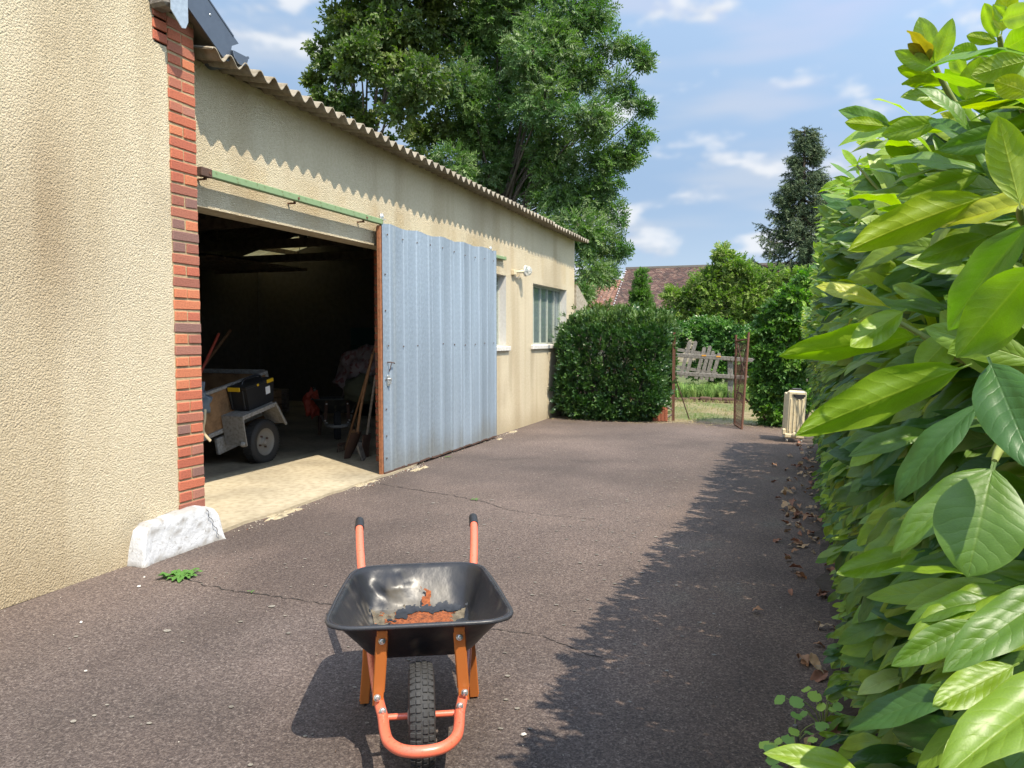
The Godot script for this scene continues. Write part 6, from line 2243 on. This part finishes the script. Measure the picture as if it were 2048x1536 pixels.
func grasses() -> void:
	var at := []
	var tint := []
	var tuft := blade_tuft(9, 1.0, .4, .010, 3).mesh()
	for k in 9000:
		var z := rg.randf_range(-21.8, -14.2)
		var x := rg.randf_range(-7.5, 2.5)
		var s := rg.randf_range(.04, .10)
		var c := Color(.34, .29, .12).lerp(Color(.17, .25, .06), clampf(.5 + 1.6 * nz.get_noise_2d(x * 35, z * 35), 0, 1))
		if z < -19.45:
			s = rg.randf_range(.35, .62)
			c = Color(.20, .36, .07).lerp(Color(.34, .34, .12), rg.randf() * .5)
		elif z < -18.6: s *= 1.5
		elif nz.get_noise_2d(x * 60, z * 60) < -.12 and z > -17.5: continue
		at.append(Transform3D(Basis(Vector3.UP, rg.randf() * TAU).scaled(Vector3(s * 1.3, s, s * 1.3)), Vector3(x, -.02, z)))
		tint.append(c * rg.randf_range(.8, 1.25))
	tag(many(tuft, M.grass, at, tint, "grass"), "tall green grass and short straw-coloured turf beyond the gate", "grass")
	# mown straw lying on the lane and the strip of litter at the yard's end
	at = []; tint = []
	var straw := MB.new()
	straw.tube([Vector3(-.5, 0, 0), Vector3(0, .03, .06), Vector3(.5, 0, 0)], .018, 3, false)
	for k in 3800:
		var z := rg.randf_range(-19.3, -13.9)
		if k % 6 == 0: z = -14.1 + rg.randfn() * .2
		var x := rg.randf_range(-4.3, 1.0)
		var s := rg.randf_range(.04, .16)
		at.append(Transform3D(Basis(Vector3.UP, rg.randf() * TAU).rotated(Vector3.RIGHT, rg.randfn() * .12).scaled(Vector3(s, s * .6, s)), Vector3(x, .006 + .01 * rg.randf(), z)))
		tint.append(Color(.42, .35, .20) * rg.randf_range(.55, 1.25))
	tag(many(straw.mesh(), M.chip, at, tint, "straw_litter"), "dry straw and clippings scattered over the ground past the gate", "litter")

func small_weeds() -> void:
	# dry leaves along the hedge foot: one of each shape, then copies
	var protos := []
	var tones := [Color(.33, .17, .085), Color(.42, .26, .13), Color(.25, .11, .06), Color(.36, .25, .14)]
	for k in 4:
		var mm := mat("dry leaf %d" % k, tones[k].linear_to_srgb(), .8)
		mm.backlight_enabled = true
		mm.backlight = Color(.35, .22, .1)
		protos.append([leaf_mesh(8, 4, [1.7, -1.2, .9, 2.3][k], [.9, .5, 1.2, .3][k], .12, k * 2.0).mesh(), mm])
	for k in 130:
		var z := -2.9 - 9.2 * pow(rg.randf(), .9)
		var x := .275 - absf(rg.randfn()) * .11
		if k % 14 == 0: x = rg.randf_range(-.35, .1)
		if k > 84: z = -7.4 + rg.randfn() * .9; x = .04 + rg.randfn() * .06
		var o := put(protos[k % 4][0], protos[k % 4][1], "dry_leaf")
		tag(o, "curled brown dead laurel leaf lying on the tarmac beside the hedge", "dead leaf", "dead leaves along the hedge foot")
		var l := rg.randf_range(.07, .13)
		o.transform = Transform3D(Basis(Vector3.UP, rg.randf() * TAU) * Basis(Vector3.RIGHT, -PI * .5 + rg.randfn() * .35) * Basis(Vector3.UP, rg.randfn() * .4) * Basis.from_scale(Vector3(l * .45, l, l * .7)), Vector3(x, .014 + .02 * rg.randf(), z))
	# scalloped mallow-like weeds at the hedge foot, near the viewer
	var disc := MB.new()
	var c0 := disc.vert(Vector3(0, .12, -.04), Vector3.BACK)
	for k in 22:
		var an := -PI * .5 + .28 + (TAU - .56) * k / 21.0
		var rr := 1.0 + .035 * cos(k * PI) - .05 * absf(sin(k * PI / 7.0))
		disc.vert(Vector3(cos(an) * rr * .5, .5 + sin(an) * rr * .5, .05 * sin(an * 3.0) + .03 * cos(k * 2.0)), Vector3.BACK)
		if k:
			for q in [c0, c0 + k + 1, c0 + k]: disc.ix.append(q)
	var dm := disc.mesh()
	var wm := [mat("", Color.WHITE), mat("", Color.WHITE)]
	for k in 2:
		wm[k] = M.weed.duplicate()
		wm[k].albedo_color = [lin(.34, .48, .07), lin(.22, .38, .07)][k]
	var spots := [[Vector3(.05, 0, -2.72), 14, .18], [Vector3(.04, 0, -2.98), 8, .14], [Vector3(.15, 0, -3.15), 13, .2], [Vector3(.12, 0, -2.55), 12, .18]]
	var lab := ["yellow-green round leaved weed sprawling nearest the viewer at the hedge foot", "small round leaved weed reaching furthest out over the tarmac", "taller round leaved weed growing behind the dead stake", "round leaved weed tucked under the lowest laurel leaves"]
	for s in spots.size():
		var w := thing("round_leaved_weed", lab[s], "weed", spots[s][0], "weeds at the hedge foot")
		var st := MB.new()
		for k in spots[s][1]:
			var an := rg.randf() * TAU
			var d := Vector3(cos(an) - .35, 0, sin(an) * 1.1) * rg.randf_range(.03, .11)
			var top := d + Vector3(0, spots[s][2] * rg.randf_range(.25, 1.0), 0)
			st.tube(smooth([Vector3.ZERO, Vector3(d.x * .4, top.y * .7, d.z * .4), top], 3), .0022, 5, false)
			var o := put(dm, wm[k % 2], "leaf", w)
			var sz := rg.randf_range(.03, .058)
			var up := (Vector3(d.x * 1.5, .8, d.z * 1.5 + .25) + rand_dir() * .35).normalized()
			var ax := Vector3(d.x, -.02, d.z).normalized()
			ax = (ax - up * ax.dot(up)).normalized()
			o.transform = Transform3D(Basis(ax.cross(up) * sz, ax * sz, up * sz), top)
		put(st, M.stem, "stems", w)
	# rosette in the crack by the guard stone, and seedlings
	var ros := leaf_mesh(8, 4, .5, .3, .10, 2.0).mesh()
	var gm: StandardMaterial3D = M.weed.duplicate()
	gm.albedo_color = lin(.085, .20, .035)
	var places := [[Vector3(-3.68, .012, -3.87), 15, .16, "flat green rosette weed at the start of the crack by the guard stone"], [Vector3(-2.80, .012, -6.69), 6, .05, "tiny green seedling in the crack beyond the wheelbarrow"], [Vector3(-4.15, .01, -9.0), 5, .055, "tiny weed under the sliding door's bottom edge"], [Vector3(-3.05, .012, -3.77), 4, .03, "speck of green weed half way along the near crack"]]
	for s in places:
		var w := thing("rosette_weed", s[3], "weed", s[0])
		for k in s[1]:
			var an: float = k * 2.4
			var d := Vector3(cos(an), rg.randf_range(.05, .35), sin(an)).normalized()
			var l: float = s[2] * rg.randf_range(.6, 1.1)
			var o := put(ros, gm, "leaf", w)
			var up := (Vector3.UP - d * d.y).normalized()
			o.transform = Transform3D(Basis(d.cross(up) * l * .3, d * l, up * l * .8), Vector3.ZERO)
	# pebbles and twigs on the tarmac that can be told apart
	for q in [[Vector3(-3.6, .006, -3.05), .018, "small white chip on the bare tarmac in front of the house wall"], [Vector3(-3.05, .006, -2.6), .014, "tiny white chip midway between the house wall and the wheelbarrow"], [Vector3(-3.78, .008, -3.62), .022, "larger white chip between the guard stone and the rosette weed"], [Vector3(-3.9, .006, -3.78), .016, "white chip right at the foot of the guard stone"], [Vector3(-3.1, .006, -1.95), .04, "flat pale stone nearest the viewer at the lower left"], [Vector3(-.95, .006, -2.75), .022, "pale chip beside the wheelbarrow's wheel near the hedge shadow"]]:
		var m := MB.new()
		m.bevel(Vector3.ZERO, Vector3(1, .45, .7) * q[1], q[1] * .18, Basis(Vector3.UP, q[0].x * 9), q[1] * .06, rg)
		var o := put(m, M.sill, "pebble")
		o.position = q[0]
		tag(o, q[2], "pebble", "pale chips on the tarmac")
